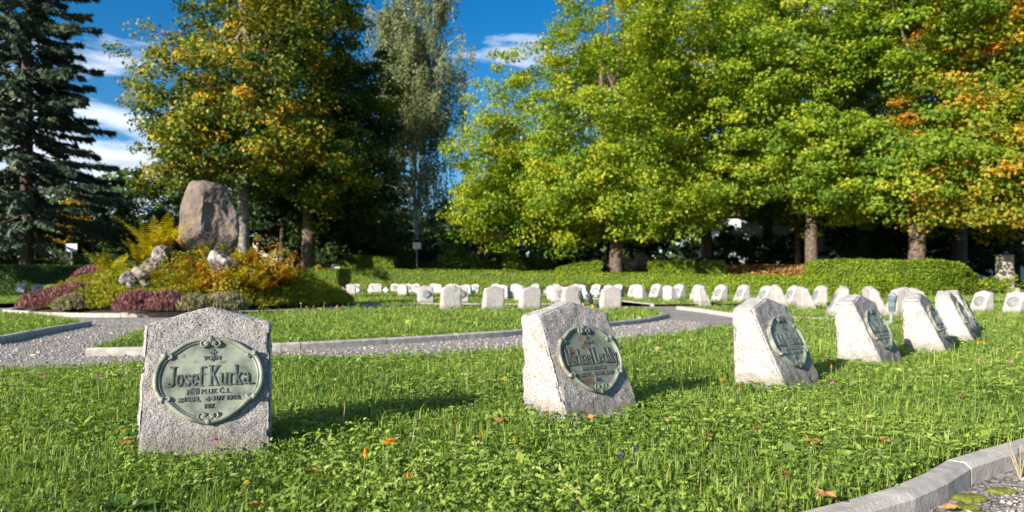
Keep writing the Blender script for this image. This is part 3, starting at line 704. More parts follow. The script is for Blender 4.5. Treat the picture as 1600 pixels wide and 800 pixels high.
link('gravel', join_parts('gravel', pp), M['pebble'], label='loose grey stones scattered over the gravel paths', cat='gravel', kind='stuff')

# ------------------------------------------------------------------ hedges
def hedge(line, w, hs, mat, label, name='hedge', dens=420, ls=.085, group=None, rough=.075, round_=.0, base=None):
    """line: list of front-bottom points left to right; hs heights at these points; depth w away from camera"""
    line = [np.array(p, float) for p in line]; cum = np.concatenate([[0], np.cumsum([np.linalg.norm(b-a) for a, b in zip(line, line[1:])])])
    tot = cum[-1]
    P_ = np.array(line); H_ = np.array(hs, float) if hasattr(hs, '__len__') else np.full(len(line), hs)
    def at(s): return np.stack([np.interp(s, cum, P_[:,0]), np.interp(s, cum, P_[:,1])], -1), np.interp(s, cum, H_)
    def frame(s):
        p, h = at(s); q = at(np.minimum(s+.3, tot))[0]-at(np.maximum(s-.3, 0))[0]; q = unit(q); return p, h, q, np.stack([-q[...,1], q[...,0]], -1)
    o = P_.mean(0); zb = gz(*o) if base is None else base
    root = empty(name, (o[0], o[1], 0), label=label, cat='hedge')
    if group: root['group'] = group
    gb = lambda p: bank(p[...,0], p[...,1]) if base is None else np.full(p.shape[:-1], base)
    ns = max(2, int(tot/1.0)+1); s = np.linspace(0, tot, ns); p, h, q, nn = frame(s); ins = .07
    b0 = p+nn*ins; b1 = p+nn*(w-ins); z = gb(p)
    V = []
    for i in range(ns):
        e = q[i]*(ins if i == 0 else (-ins if i == ns-1 else 0))
        for bp, zz in ((b0[i], z[i]-.12), (b1[i], z[i]-.12), (b1[i], z[i]+h[i]-ins), (b0[i], z[i]+h[i]-ins)):
            V.append((bp[0]+e[0]-o[0], bp[1]+e[1]-o[1], zz))
    fs = []
    for i in range(ns-1):
        for k in range(4): fs.append((i*4+k, (i+1)*4+k, (i+1)*4+(k+1)%4, i*4+(k+1)%4))
    fs += [(0,1,2,3), tuple((ns-1)*4+k for k in (3,2,1,0))]
    mb = MB(); mb.add(V, fs); me = mb.mesh('hedge_core')
    a = me.attributes.new('tint', 'FLOAT', 'FACE'); a.data.foreach_set('value', [.05]*len(fs))
    link('branches', me, mat, root)
    C, Nn = [], []
    def samp(area, fn):
        n = int(area*dens); r = fn(n); C.append(r[0]); Nn.append(r[1])
    hm = H_.mean()
    def front(n, back=False):
        s = rng.uniform(0, tot, n); p, h, q, nn = frame(s); v = rng.random(n)
        off = (w if back else 0); dd = p+nn*off; sg = -1 if not back else 1
        bul = rng.normal(0, rough*.5, n)+rough*(patch(s, v*h*1.5, 2.3, 2)-.5)-round_*np.clip(v-.75,0,1)*2
        dd = dd+nn*(sg*bul)[:,None]
        return np.column_stack([dd, gb(p)+v*h]), np.column_stack([nn*sg, np.full(n,.25)])
    def top(n):
        s = rng.uniform(0, tot, n); p, h, q, nn = frame(s); u = rng.random(n)*w; dd = p+nn*u[:,None]
        return np.column_stack([dd, gb(p)+h+rng.normal(0, rough*.4, n)+rough*(patch(s, u, 1.7, 4)-.5)]), np.column_stack([np.zeros((n,2)), np.ones(n)])
    def end(n, e):
        s = np.full(n, 0. if e == 0 else tot); p, h, q, nn = frame(s); u = rng.random(n)*w; v = rng.random(n); dd = p+nn*u[:,None]+q*((-1 if e == 0 else 1)*rng.normal(0,rough*.5,n))[:,None]
        return np.column_stack([dd, gb(p)+v*h]), np.column_stack([q*(-1 if e == 0 else 1), np.full(n,.2)])
    samp(tot*hm, front); samp(tot*w, top); samp(tot*hm*.35, lambda n: front(n, True)); samp(w*hm, lambda n: end(n, 0)); samp(w*hm, lambda n: end(n, 1))
    C = np.concatenate(C); Nn = unit(np.concatenate(Nn)+rng.normal(0,.55,(len(C),3)))
    C[:,0] -= o[0]; C[:,1] -= o[1]
    t = .25+.45*rng.random(len(C))+.30*(patch(C[:,0]*1.0, C[:,2]*2+C[:,1], 2.7, 6)-.5)+(rng.random(len(C)) < .03)*.4
    L = ls*rng.uniform(.6,1.3,len(C))
    link('foliage', leaf_mesh('foliage', C, Nn, L, L*.62, np.clip(t,0,1)), mat, root); return root
hedge([PD(456,42.5), PD(560,42.3), PD(700,41), PD(800,39.8), PD(900,38), PD(1000,35.7), PD(1100,33), PD(1180,30.5), PD(1250,28), PD(1310,25.8), PD(1368,24.2)], .9,
      [1.38,1.36,1.28,1.20,1.10,1.0,.90,.85,.80,.76,.72], M['hedge'], 'long low trimmed hedge curving behind all the rows of gravestones', base=0)
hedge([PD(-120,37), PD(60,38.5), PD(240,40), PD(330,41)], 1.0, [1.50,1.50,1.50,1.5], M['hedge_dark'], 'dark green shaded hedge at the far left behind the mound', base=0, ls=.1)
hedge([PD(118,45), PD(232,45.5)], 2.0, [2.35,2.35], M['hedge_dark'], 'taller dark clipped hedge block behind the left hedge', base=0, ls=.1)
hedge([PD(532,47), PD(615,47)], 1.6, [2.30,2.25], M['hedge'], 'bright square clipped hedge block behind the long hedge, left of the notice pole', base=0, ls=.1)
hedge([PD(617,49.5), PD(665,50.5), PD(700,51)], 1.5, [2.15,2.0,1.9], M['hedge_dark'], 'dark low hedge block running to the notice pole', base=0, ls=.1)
def blk(px0, px1, d, top, label, mat=M['hedge'], w=1.6):
    x, y = PD((px0+px1)/2, d); h = ZY(top, d)-gz(x, y)
    return hedge([PD(px0, d), PD(px1, d)], w, [h, h], mat, label, ls=.09)
blk(872,940,39.4,412,'small bright clipped hedge block under the left lime tree'); 
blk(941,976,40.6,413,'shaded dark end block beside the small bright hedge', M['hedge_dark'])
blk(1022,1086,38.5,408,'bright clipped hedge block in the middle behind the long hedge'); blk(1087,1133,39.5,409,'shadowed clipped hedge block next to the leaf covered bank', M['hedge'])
hedge([PD(1276,29.0), PD(1340,28.6), PD(1400,28.4), PD(1470,28.6), PD(1505,29.2), PD(1528,30.4)], 3.2, [1.46,1.46,1.46,1.48,1.36,.85], M['hedge'], 'large tall bright green hedge at right behind the white gravestones', base=0, rough=.09, ls=.075, dens=620)

# ------------------------------------------------------------------ trees
def limb_pts(a, b, sag, n=5, wob=.1):
    a = Vector(a); b = Vector(b); L = (b-a).length; out = []
    for k in range(n+1):
        t = k/n; p = a.lerp(b, t); p.z += sag*L*4*t*(1-t)
        if 0 < k < n: p += Vector((random.uniform(-1,1), random.uniform(-1,1), random.uniform(-.5,.5)))*wob*L*.3
        out.append(p)
    return out
def broadleaf(name, px, d, H, r_tr, lobes, mat, bark, label, n_cl=420, per=95, ls=.20, tint=(.45,.2), split=.3, clump=(.95,.48), lean=(0,0), tint_h=0, cat='tree', group=None, zb=None, xy=None, droop=.3):
    """lobes: (cx, cy, cz, rx, ry, rz) relative to the trunk base"""
    x, y = xy if xy else PD(px, d); z0 = (gz(x, y) if zb is None else zb)-.08
    root = empty(name, (x, y, z0), label=label, cat=cat)
    if group: root['group'] = group
    lob = np.array(lobes, float); vol = lob[:,3]*lob[:,4]*lob[:,5]; pr = (vol**.72); pr /= pr.sum()
    k = rng.choice(len(lob), n_cl, p=pr); dr = rnd_unit(n_cl); rad = rng.uniform(.25, 1, n_cl)**.45
    cc = lob[k,:3]+dr*lob[k,3:6]*rad[:,None]
    # shape noise so the outline is uneven
    cc += rng.normal(0, .25, cc.shape)
    m = n_cl*per; kk = np.repeat(np.arange(n_cl), per); csz = rng.uniform(.55, 1.25, n_cl)[kk]
    off = rnd_unit(m)*(rng.random((m,1))**.40); off[:,0] *= clump[0]; off[:,1] *= clump[0]; off[:,2] *= clump[1]
    off *= csz[:,None]
    rr = np.hypot(off[:,0], off[:,1]); off[:,2] -= droop*rr**2*.5
    c = cc[kk]+off
    cen = lob[:,:3].mean(0); outw = unit(cc-cen)[kk]
    nr = unit(np.array([0,0,.5])+outw*.5+off/(csz[:,None]+.01)*.5+rng.normal(0,.55,(m,3)))
    ct = rng.normal(tint[0], tint[1]*.62, n_cl)+tint_h*(cc[:,2]/H-.5)
    t = ct[kk]+rng.normal(0, tint[1]*.6, m)
    L = ls*rng.uniform(.6,1.35,m)
    link('crown', leaf_mesh('crown', c, nr, L, L*.72, np.clip(t,0,1), fold=.2), mat, root)
    tb = MB(); top = Vector((lean[0]+cen[0]*.6, lean[1]+cen[1]*.6, H*.80)); fork = Vector((lean[0]*.4, lean[1]*.4, H*split))
    pts = [Vector((0,0,-.2)), Vector((0,0,.25))]+limb_pts((0,0,.5), fork, 0, 3, .05); 
    tb.tube(pts, [r_tr*1.5, r_tr*1.18, r_tr*1.05, r_tr, r_tr*.95, r_tr*.88], 12)
    tb.tube(limb_pts(fork, top, 0, 6, .12), [r_tr*.80*(1-.158*i) for i in range(7)], 8)
    order = rng.permutation(n_cl)[:16]
    for j in order:
        e = Vector(cc[j]); a = fork.lerp(top, random.uniform(0,.75)) if e.z > fork.z else fork.lerp(Vector((0,0,H*split*.7)), random.random())
        tb.tube(limb_pts(a, e, -.04 if e.z < a.z else .05, 5, .14), [r_tr*.24*(1-.17*i) for i in range(6)], 5, caps=False)
    link('trunk', tb.mesh('trunk', True), bark, root)
    return root
def crownlobes(W, H, z0, cx=0, cy=0, n=7, seed=0, flat_top=.9):
    r = random.Random(seed); out = [(cx, cy, z0+(H-z0)*.5, W*.34, W*.34, (H-z0)*.46)]
    for i in range(n):
        a = 2*math.pi*i/n+r.uniform(-.3,.3); zz = z0+(H-z0)*r.uniform(.12,.72); s = r.uniform(.8,1.15)
        rad = W*.27*(1.1-.45*abs((zz-z0)/(H-z0)-.35))
        out.append((cx+rad*math.cos(a), cy+rad*math.sin(a), zz, W*.23*s, W*.23*s, (H-z0)*.20*s))
    for i in range(n):
        a = 2*math.pi*(i+.5)/n; out.append((cx+W*.30*math.cos(a), cy+W*.30*math.sin(a), z0+(H-z0)*.16*r.uniform(.6,1.2), W*.20, W*.20, (H-z0)*.12))
    return out
# the limes on the right
broadleaf('lime_tree', 962, 40.3, 20.5, .36, crownlobes(12.6,20,2.1,0,0,8,1)+[(-7.4,0,6.6,2.4,2.7,3.7),(-5.6,0,9.6,2.5,2.7,3.2),(-7.5,0,3.8,2.4,2.3,2.1),(-7.0,1.5,6.0,2.2,2.2,3.2),(-4.8,2,7.5,2.5,2.5,4)], M['lime'], M['bark'], 'broad bright green lime tree left of the group, crown reaching the blue sky', n_cl=1250, per=105, ls=.175, tint=(.56,.20), split=.2)
broadleaf('lime_tree', 1105, 50, 25, .34, crownlobes(14.5,24.5,3.0,0,0,8,2), M['lime'], M['bark'], 'second lime tree, slim sun-flecked trunk above the middle hedge block', n_cl=680, per=100, ls=.22, tint=(.46,.20), split=.22)
broadleaf('lime_tree', 1268, 41, 22, .34, crownlobes(13.5,21.5,2.8,-.6,0,8,3), M['lime'], M['bark'], 'third lime tree with dark trunk rising from the leaf covered bank', n_cl=760, per=110, ls=.195, tint=(.50,.20), split=.24)
broadleaf('lime_tree', 1431, 37, 21, .41, crownlobes(13,20.5,3.0,0,0,8,4), M['lime'], M['bark'], 'fourth lime tree with thick pale trunk behind the large right hedge', n_cl=760, per=110, ls=.19, tint=(.44,.20), split=.26)
broadleaf('maple_tree', 1640, 35, 22, .4, crownlobes(13.5,21.5,2.8,-.8,0,8,5), M['lime_orange'], M['bark_dark'], 'maple with orange-tinged leaves at the right edge of the picture', n_cl=780, per=110, ls=.19, tint=(.72,.24), split=.22, tint_h=.45)
broadleaf('maple_tree', 1500, 47, 26, .4, crownlobes(12.5,25.5,7,0,0,7,15), M['lime_orange'], M['bark_dark'], 'tall orange-yellow crown showing at upper right behind the fourth lime', n_cl=400, per=80, ls=.24, tint=(.58,.2), split=.3, tint_h=.3)
broadleaf('lime_tree', 1200, 62, 29, .4, crownlobes(15,28,6,0,0,7,16), M['lime'], M['bark_dark'], 'far lime crown filling the gap between the second and third limes', n_cl=420, per=80, ls=.27, tint=(.40,.18), split=.3)
# the maple group behind the boulder
broadleaf('maple_tree', 384, 38, 22, .30, crownlobes(12.4,21.5,5.0,.5,0,8,6), M['maple'], M['bark_grey'], 'large yellowing maple right behind the upright boulder', n_cl=720, per=105, ls=.185, tint=(.50,.40), split=.30, lean=(-.4,0), tint_h=.12)
broadleaf('maple_tree', 482, 44, 24, .42, crownlobes(12,23.5,4.8,0,0,8,7), M['maple'], M['bark'], 'dark green maple with stout trunk between the mound and the birch', n_cl=560, per=85, ls=.22, tint=(.34,.24), split=.16, tint_h=.35)
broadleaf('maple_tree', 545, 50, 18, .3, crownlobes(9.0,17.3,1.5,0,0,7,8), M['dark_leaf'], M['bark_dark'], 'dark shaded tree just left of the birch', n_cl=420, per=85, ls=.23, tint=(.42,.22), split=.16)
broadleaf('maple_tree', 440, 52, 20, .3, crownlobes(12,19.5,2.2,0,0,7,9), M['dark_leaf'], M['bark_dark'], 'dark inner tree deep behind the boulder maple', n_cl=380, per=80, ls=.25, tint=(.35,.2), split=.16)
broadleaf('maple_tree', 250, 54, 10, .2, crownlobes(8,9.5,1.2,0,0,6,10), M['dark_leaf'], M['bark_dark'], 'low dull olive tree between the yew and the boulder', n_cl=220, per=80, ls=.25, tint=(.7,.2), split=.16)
broadleaf('maple_tree', None, None, 15, .4, crownlobes(13,14.5,3,0,0,7,11), M['maple'], M['bark'], 'maple outside the left edge shading the left hedge', n_cl=300, per=70, ls=.32, tint=(.5,.2), xy=(-36,21), split=.25)
broadleaf('yew_tree', 168, 50, 6.9, .2, [(0,0,3.4,2.1,2.1,3.3),(-.9,0,2.4,1.4,1.4,2.0),(.9,0,2.2,1.3,1.3,2.0)], M['dark_leaf'], M['bark_dark'], 'rounded dark green yew between the spruce and the boulder', n_cl=130, per=110, ls=.17, tint=(.45,.2), clump=(.6,.6), split=.2)
# little shrubs
def shrub(px, d, lob, mat, label, n_cl=70, per=80, ls=.14, tint=(.5,.2), clump=(.45,.3), name='shrub', group=None, zb=None):
    return broadleaf(name, px, d, max(l[2]+l[5] for l in lob), .06, lob, mat, M['bark_dark'], label, n_cl=n_cl, per=per, ls=ls, tint=tint, clump=clump, split=.15, cat='shrub', group=group, zb=zb)
shrub(722, 44.5, [(0,0,1.4,1.7,1.5,1.35),(-.8,0,1.7,.9,.9,.9),(.9,0,1.5,.9,.9,.8)], M['hedge_dark'], 'spreading dark green bush right of the notice pole', tint=(.8,.15), n_cl=90)
shrub(768, 50, [(0,0,1.0,1.8,1.3,1.0)], M['dark_leaf'], 'low black-green bush between the spreading bush and the lime', tint=(.25,.15))
shrub(820, 47, [(0,0,.9,1.9,1.4,1.0),(1,0,1.1,1.3,1,1.0)], M['hedge_dark'], 'bluish dark shrub at the foot of the first lime', tint=(.75,.15), n_cl=90)
shrub(775, 55, [(0,0,1.8,3.0,2,2.2)], M['dark_leaf'], 'dark evergreen mass behind the light green sapling', tint=(.3,.15), n_cl=130, ls=.2)
shrub(790, 44, [(0,0,2.0,.55,.6,2.0),(-.2,0,3.2,.5,.5,1.2)], M['lime'], 'narrow light green sapling left of the first lime', tint=(.45,.15), n_cl=40)
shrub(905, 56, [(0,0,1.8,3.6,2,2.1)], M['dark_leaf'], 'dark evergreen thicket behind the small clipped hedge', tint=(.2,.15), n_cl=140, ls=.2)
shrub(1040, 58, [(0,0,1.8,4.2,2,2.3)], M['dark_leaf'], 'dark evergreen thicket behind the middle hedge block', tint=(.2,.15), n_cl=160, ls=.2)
shrub(1165, 56, [(0,0,1.3,3.2,2,1.8)], M['dark_leaf'], 'dull green bushes along the top of the leafy bank', tint=(.55,.2), n_cl=130, ls=.2)
shrub(1340, 47, [(0,0,1.6,2.0,1.5,2.1)], M['dark_leaf'], 'dark bush between the third and fourth lime trunks', tint=(.25,.15), n_cl=100, ls=.17)
shrub(1240, 56, [(0,0,1.2,1.5,1.5,1.6)], M['dark_leaf'], 'dark bush left of the third lime trunk', tint=(.25,.15), n_cl=70, ls=.17)
shrub(1540, 33.5, [(0,0,.45,.75,.6,.45),(.8,0,.35,.6,.5,.35)], M['hedge'], 'small loose shrub at the right end of the large hedge', tint=(.45,.2), n_cl=40, ls=.1, zb=0)
shrub(60, 50, [(-2,0,1.1,4,2,1.6),(4,0,1.0,2.5,2,1.5)], M['dark_leaf'], 'black-green undergrowth below the left spruce', tint=(.12,.1), n_cl=150, ls=.2)
shrub(560, 58, [(-4,0,1.8,5,2,2.2),(4,0,1.8,5,2,2.0)], M['dark_leaf'], 'dark undergrowth behind the maples left of the birch', tint=(.25,.15), n_cl=190, ls=.22)
shrub(628, 55, [(0,0,1.5,1.2,1,1.5)], M['lime'], 'lit green bush behind the notice pole', tint=(.25,.2), n_cl=50)

def conifer(px, d, H, W, mat, bark, label, name='spruce_tree', z_low=1.5, n_wh=26, br=8, needle=(.55,.10), r_tr=.3, zb=None, dens=1.0, tint=(.45,.2), cat='tree', group=None, jit=.25):
    x, y = PD(px, d); z0 = (gz(x, y) if zb is None else zb)-.08
    root = empty(name, (x, y, z0), label=label, cat=cat)
    if group: root['group'] = group
    tb = MB(); tb.tube([(0,0,-.2),(0,0,H*.3),(0,0,H*.7),(0,0,H)], [r_tr*1.2,r_tr,r_tr*.5,.03], 10)
    C, Nn, D, T = [], [], [], []
    for w in range(n_wh):
        f = w/(n_wh-1); z = z_low+(H*.985-z_low)*f**.92; R0 = W*.5*(1-f)**.72*random.uniform(.8,1.1)+.15
        for b in range(br):
            a = 2*math.pi*(b+random.random()*.7)/br+w*.7; zj = random.uniform(-jit, jit); L = R0*random.uniform(.55,1.15); dr = np.array([math.cos(a), math.sin(a)])
            zend = -random.uniform(.10,.42)*L*(1-f*.7); m = max(4, int(L*9*dens)); s = np.sqrt(rng.uniform(.03,1,m))
            zz = z+zj+zend*s+.10*L*s**2.5; bt = random.gauss(tint[0], tint[1]*.6)
            p = np.stack([dr[0]*L*s, dr[1]*L*s, zz], 1)
            pr_ = [Vector((dr[0]*L*q, dr[1]*L*q, z+zj+zend*q+.10*L*q**2.5)) for q in (0,.35,.7,1)]
            if L > .8: tb.tube(pr_, [.045*L*.4+.012,.03,.02,.008], 4, caps=False)
            for sd in (-1, 1, 0, 0):
                sp = np.array([-dr[1], dr[0]])*sd; n = m
                off = rng.uniform(.1,.55,n)*(1.1-s)*min(L*.5,1.1)
                c = p+np.stack([sp[0]*off, sp[1]*off, -rng.uniform(.0,.30,n)*(1 if sd == 0 else .5)], 1)
                dd = np.stack([sp[0]*.8+dr[0]*.7+rng.normal(0,.2,n), sp[1]*.8+dr[1]*.7+rng.normal(0,.2,n), rng.uniform(-.9 if sd == 0 else -.5,.0,n)], 1)
                C.append(c); D.append(dd); Nn.append(unit(np.stack([rng.normal(0,.9,n)+dr[0]*.4, rng.normal(0,.9,n)+dr[1]*.4, np.full(n,.8)], 1))); T.append(np.full(n, bt)+rng.normal(0,tint[1]*.5,n))
    C = np.concatenate(C); Nn = np.concatenate(Nn); D = unit(np.concatenate(D)); T = np.concatenate(T); Ln = needle[0]*rng.uniform(.6,1.3,len(C))
    link('crown', leaf_mesh('crown', C, Nn, Ln, needle[1]*1.6, np.clip(T,0,1), dirv=D, fold=.05), mat, root)
    link('trunk', tb.mesh('trunk', True), bark, root); return root
conifer(42, 44, 30, 12.0, M['spruce'], M['bark_dark'], 'tall blue-grey spruce at the left with drooping layered branches', z_low=3.9, n_wh=44, br=9, r_tr=.34, dens=1.5, jit=.8, tint=(.55,.28))
conifer(-70, 47, 24, 9, M['spruce'], M['bark_dark'], 'second spruce cut by the left edge of the picture', z_low=1.2, n_wh=34, br=10, r_tr=.3, dens=1.2)
conifer(118, 62, 9, 6, M['lime_orange'], M['bark_dark'], 'orange-yellow larch glowing between spruce and yew', name='larch_tree', z_low=1, n_wh=18, br=7, tint=(.7,.2))
for i, (px, d, H, W, lb) in enumerate([(1345,58,9,7,'dark spruce behind the third and fourth limes, left of four'),(1420,60,10,7,'dark spruce right behind the thick pale lime trunk, second of four'),(1500,50,9,7,'dark spruce above the right end of the large hedge, third of four'),(1590,52,10,8,'dark spruce behind the stele at the right edge')]):
    conifer(px, d, H, W, M['dark_leaf'], M['bark_dark'], lb, z_low=1.7, n_wh=17, br=8, r_tr=.16, dens=1.0, tint=(.22,.15), group='dark spruces behind the limes')
broadleaf('broadleaf_tree', 705, 70, 9.5, .25, crownlobes(11,9.3,.8,0,0,7,21), M['dark_leaf'], M['bark_dark'], 'low dark tree between the birch and the first lime', n_cl=260, per=80, ls=.28, tint=(.55,.25), split=.15)
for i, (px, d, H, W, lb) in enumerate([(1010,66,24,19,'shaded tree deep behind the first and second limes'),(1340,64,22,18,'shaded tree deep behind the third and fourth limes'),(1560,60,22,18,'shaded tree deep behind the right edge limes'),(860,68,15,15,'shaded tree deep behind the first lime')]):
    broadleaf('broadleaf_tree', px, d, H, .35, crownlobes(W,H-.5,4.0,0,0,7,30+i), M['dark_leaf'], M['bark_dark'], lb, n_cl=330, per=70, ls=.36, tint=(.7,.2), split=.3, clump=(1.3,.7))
conifer(615, 66, 17, 8, M['dark_leaf'], M['bark_dark'], 'slender dark conifer beneath the birch crown', z_low=1.0, n_wh=22, br=8, tint=(.4,.2))

def birch(px, d, H, label):
    x, y = PD(px, d); root = empty('birch_tree', (x, y, gz(x, y)-.08), label=label, cat='tree')
    tb = MB(); tops = []
    main = limb_pts((0,0,-.2), (-.8,0,H*.97), 0, 9, .02); tb.tube(main, [.24*(1-.095*i) for i in range(10)], 9)
    second = limb_pts((.1,0,H*.25), (1.6,.3,H*.93), .02, 7, .05); tb.tube(second, [.17*(1-.12*i) for i in range(8)], 7)
    third = limb_pts((0,0,H*.35), (-2.2,-.3,H*.88), .02, 7, .05); tb.tube(third, [.13*(1-.12*i) for i in range(8)], 7)
    C, D, T = [], [], []
    for stem, cnt, reach in ((main,120,6.6),(second,100,5.8),(third,96,5.4)):
        for k in range(cnt):
            t = random.uniform(.22,1); i = min(int(t*(len(stem)-1)), len(stem)-2); a = stem[i].lerp(stem[i+1], t*(len(stem)-1)-i)
            if a.z < H*.16: continue
            an = random.uniform(0, 6.28); L = reach*(1.12-t*.75)*random.uniform(.4,1)
            e = a+Vector((math.cos(an)*L, math.sin(an)*L, L*.55)); pts = limb_pts(a, e, .06, 4, .08); tb.tube(pts, [.035,.028,.02,.014,.006], 4, caps=False)
            for q in range(12):
                s = random.uniform(.25,1); j = min(int(s*4), 3); b = pts[j].lerp(pts[j+1], s*4-j)
                hang = random.uniform(.8,3.6)*(.6+.6*(1-t)); m = int(hang*9)+3; u = rng.random(m)
                sw = rng.normal(0,.18,2); bt = rng.normal(.5,.16)
                c = np.stack([b.x+sw[0]*u+rng.normal(0,.09,m), b.y+sw[1]*u+rng.normal(0,.09,m), b.z-hang*u+.1], 1)
                C.append(c); T.append(np.full(m, bt)+rng.normal(0,.12,m))
    C = np.concatenate(C); T = np.concatenate(T); n = len(C); L = rng.uniform(.12,.24,n)
    nr = unit(rng.normal(0,1,(n,3))*np.array([1,1,.5])); dv = np.tile([0,0,-1.], (n,1))+rng.normal(0,.3,(n,3))
    link('crown', leaf_mesh('crown', C, nr, L, L*.6, np.clip(T,0,1), dirv=dv), M['birch'], root)
    link('trunk', tb.mesh('trunk', True), M['bark_birch'], root)
birch(652, 58, 25.5, 'tall weeping birch with white trunk against the blue sky')
# slim bare trunks under the maples
for i, (px, d, r, lb) in enumerate([(441,46,.16,'slim grey trunk left of the stout maple trunk'),(458,50,.13,'thin dark trunk close to the stout maple'),(513,52,.14,'thin dark trunk before the cream wall'),(1247,49,.20,'slim reddish trunk left of the third lime')]):
    x, y = PD(px, d); broadleaf('slim_tree', px, d, 11, r, [(0,0,7.5,2.2,2.2,3.0)], M['dark_leaf'] if px < 1000 else M['lime'], M['bark_dark'] if px != 1247 else M['bark'], lb, n_cl=60, per=80, ls=.24, tint=(.4,.2), split=.6)

# far-off wood closing the horizon
cs = []; 
for k in range(800):
    a = rng.uniform(-1.15, 1.15); r = rng.uniform(96, 118); cs.append((math.sin(a)*r, math.cos(a)*r, rng.uniform(0,1)**.9*(12+2.5*math.sin(a*9)+1.5*math.sin(a*23))))
cs = np.array(cs); kk = np.repeat(np.arange(len(cs)), 60); c = cs[kk]+rnd_unit(len(kk))*rng.random((len(kk),1))**.4*np.array([3.0,3.0,2.0])
link('woodland', leaf_mesh('woodland', c, unit(rng.normal(0,.5,(len(kk),3))+np.array([0,-.9,.4])), .9, .75, np.clip(rng.normal(.35,.2,len(kk)),0,1)), M['dark_leaf'], label='far-off dark wood closing the view behind the buildings', cat='woodland', kind='stuff')

# ------------------------------------------------------------------ buildings
def building(px0, px1, d, top, mat, label, wins, roof=None, depth=8, name='house', sills=True):
    x0, x1 = PD(px0, d)[0], PD(px1, d)[0]; zt = ZY(top, d); cx = (x0+x1)/2
    root = empty(name, (cx, d, 0), label=label, cat='building'); w = (x1-x0)/2
    mb = MB(); mb.box(-w, w, 0, depth, -.3, zt); mb.build('wall', mat, root)
    for (u, z, ww, hh) in wins:
        f = MB(); X0 = -w+2*w*u
        f.box(X0-ww/2-.08, X0+ww/2+.08, -.06, .02, z-.08, z+hh+.08); fo = f.build('window', M['white'], root)
        g = MB(); g.box(X0-ww/2, X0-.03, -.075, -.055, z, z+hh); g.box(X0+.03, X0+ww/2, -.075, -.055, z, z+hh); g.build('pane', M['glass'], fo)
    if roof:
        r = MB(); e = .5; r.add([(-w-e,-e,zt),(w+e,-e,zt),(w+e,depth+e,zt),(-w-e,depth+e,zt),(-w+1.5,depth/2,zt+roof),(w-1.5,depth/2,zt+roof)], [(0,1,5,4),(2,3,4,5),(1,2,5),(3,0,4),(3,2,1,0)]); r.build('roof', M['roof'], root)
    return root
building(395,545,78,376,M['plaster'],'cream rendered building glimpsed between the maple trunks',[(.12,.9,1.2,1.5),(.45,.9,1.2,1.5),(.8,.9,1.2,1.5)],2.5)
building(40,128,88,372,M['plaster_p'],'pinkish house with red roof behind the left spruce',[(.2,2.0,1.1,1.3),(.55,2.0,1.1,1.3),(.85,2.0,1.1,1.3)],2.6)
building(1120,1360,72,338,M['plaster_w'],'white building seen between the second and fourth lime trunks',[(.2,3.2,1.4,1.8),(.4,3.2,1.4,1.8),(.6,3.2,1.4,1.8),(.85,3.2,1.4,1.8)],3)
building(1385,1720,70,350,M['plaster_w'],'long white wall in shade behind the stele and dark spruces',[(.55,3.2,1.4,1.6),(.85,3.2,1.4,1.6)],3)
building(742,795,92,374,M['plaster_p'],'small pink house low between the bush and the first lime',[(.3,1.9,1.1,1.3),(.7,1.9,1.1,1.3)],2.2)

# stele, notices
x, y = PD(1570, 36); z0 = gz(x, y); t = empty('stele', (x, y, z0-.1), label='upright pale stone stele on the rise at the right edge', cat='stele')
mb = MB(); hh = ZY(400,36)-z0+.1; mb.box(-.38,.38,-.14,.14,0,hh); mb.box(-.41,.41,-.17,.17,hh+.003,hh+.06); mb.build('shaft', M['stele'], t)
mb = MB(); mb.box(-.55,.55,-.3,.3,-.2,.18); mb.build('base', M['stele'], t)
mb = MB(); mb.box(-.26,.26,-.158,-.143,hh*.38,hh*.85); mb.build('inscription_panel', M['plaster'], t)
def notice(px, d, ytop, ybot, w, label, mt):
    x, y = PD(px, d); zt, zb = ZY(ytop, d), ZY(ybot, d); t = empty('notice_board', (x, y, 0), label=label, cat='sign')
    mb = MB(); mb.tube([(0,0,-.2),(0,0,zt-.05)], .035, 8); mb.build('pole', M['steel'], t)
    mb = MB(); mb.box(-w/2,w/2,-.06,-.038,zb,zt); pb = mb.build('panel', M['white'], t)
    mb = MB()
    for k in range(3): mb.box(-w*.3, w*(.3-.1*k), -.0635, -.0605, zt-(zt-zb)*(.28+.22*k)-.015, zt-(zt-zb)*(.28+.22*k)+.015)
    mb.build('faded_print', mt, pb)
notice(112, 43, 381, 393, .72, 'white notice board on a pole behind the left hedge', M['steel'])
notice(651.5, 46, 379, 389, .52, 'small white notice on a thin pole behind the long hedge', M['steel'])
# low stones and flowers behind the long hedge
for i, (px, d, w, h) in enumerate([(982,44,1.0,.5),(1003,45,.9,.75),(657,48,.5,1.35),(739,47,.6,1.3)]):
    x, y = PD(px, d); mb = MB(); mb.box(-w/2,w/2,-.2,.2,-.2,h*.7); mb.tube([(0,0,h*.7),(0,0,h)], [w*.42,w*.2], 8)
    o = mb.build('old_grave', M['rock_pale'], label=['low pale grave left under the limes behind the long hedge','low pale grave right under the limes behind the long hedge','pale stone tip by the notice pole peeping over the hedge','pale stone tip left of the first lime peeping over the hedge'][i], cat='grave'); o.location = (x, y, gz(x, y))

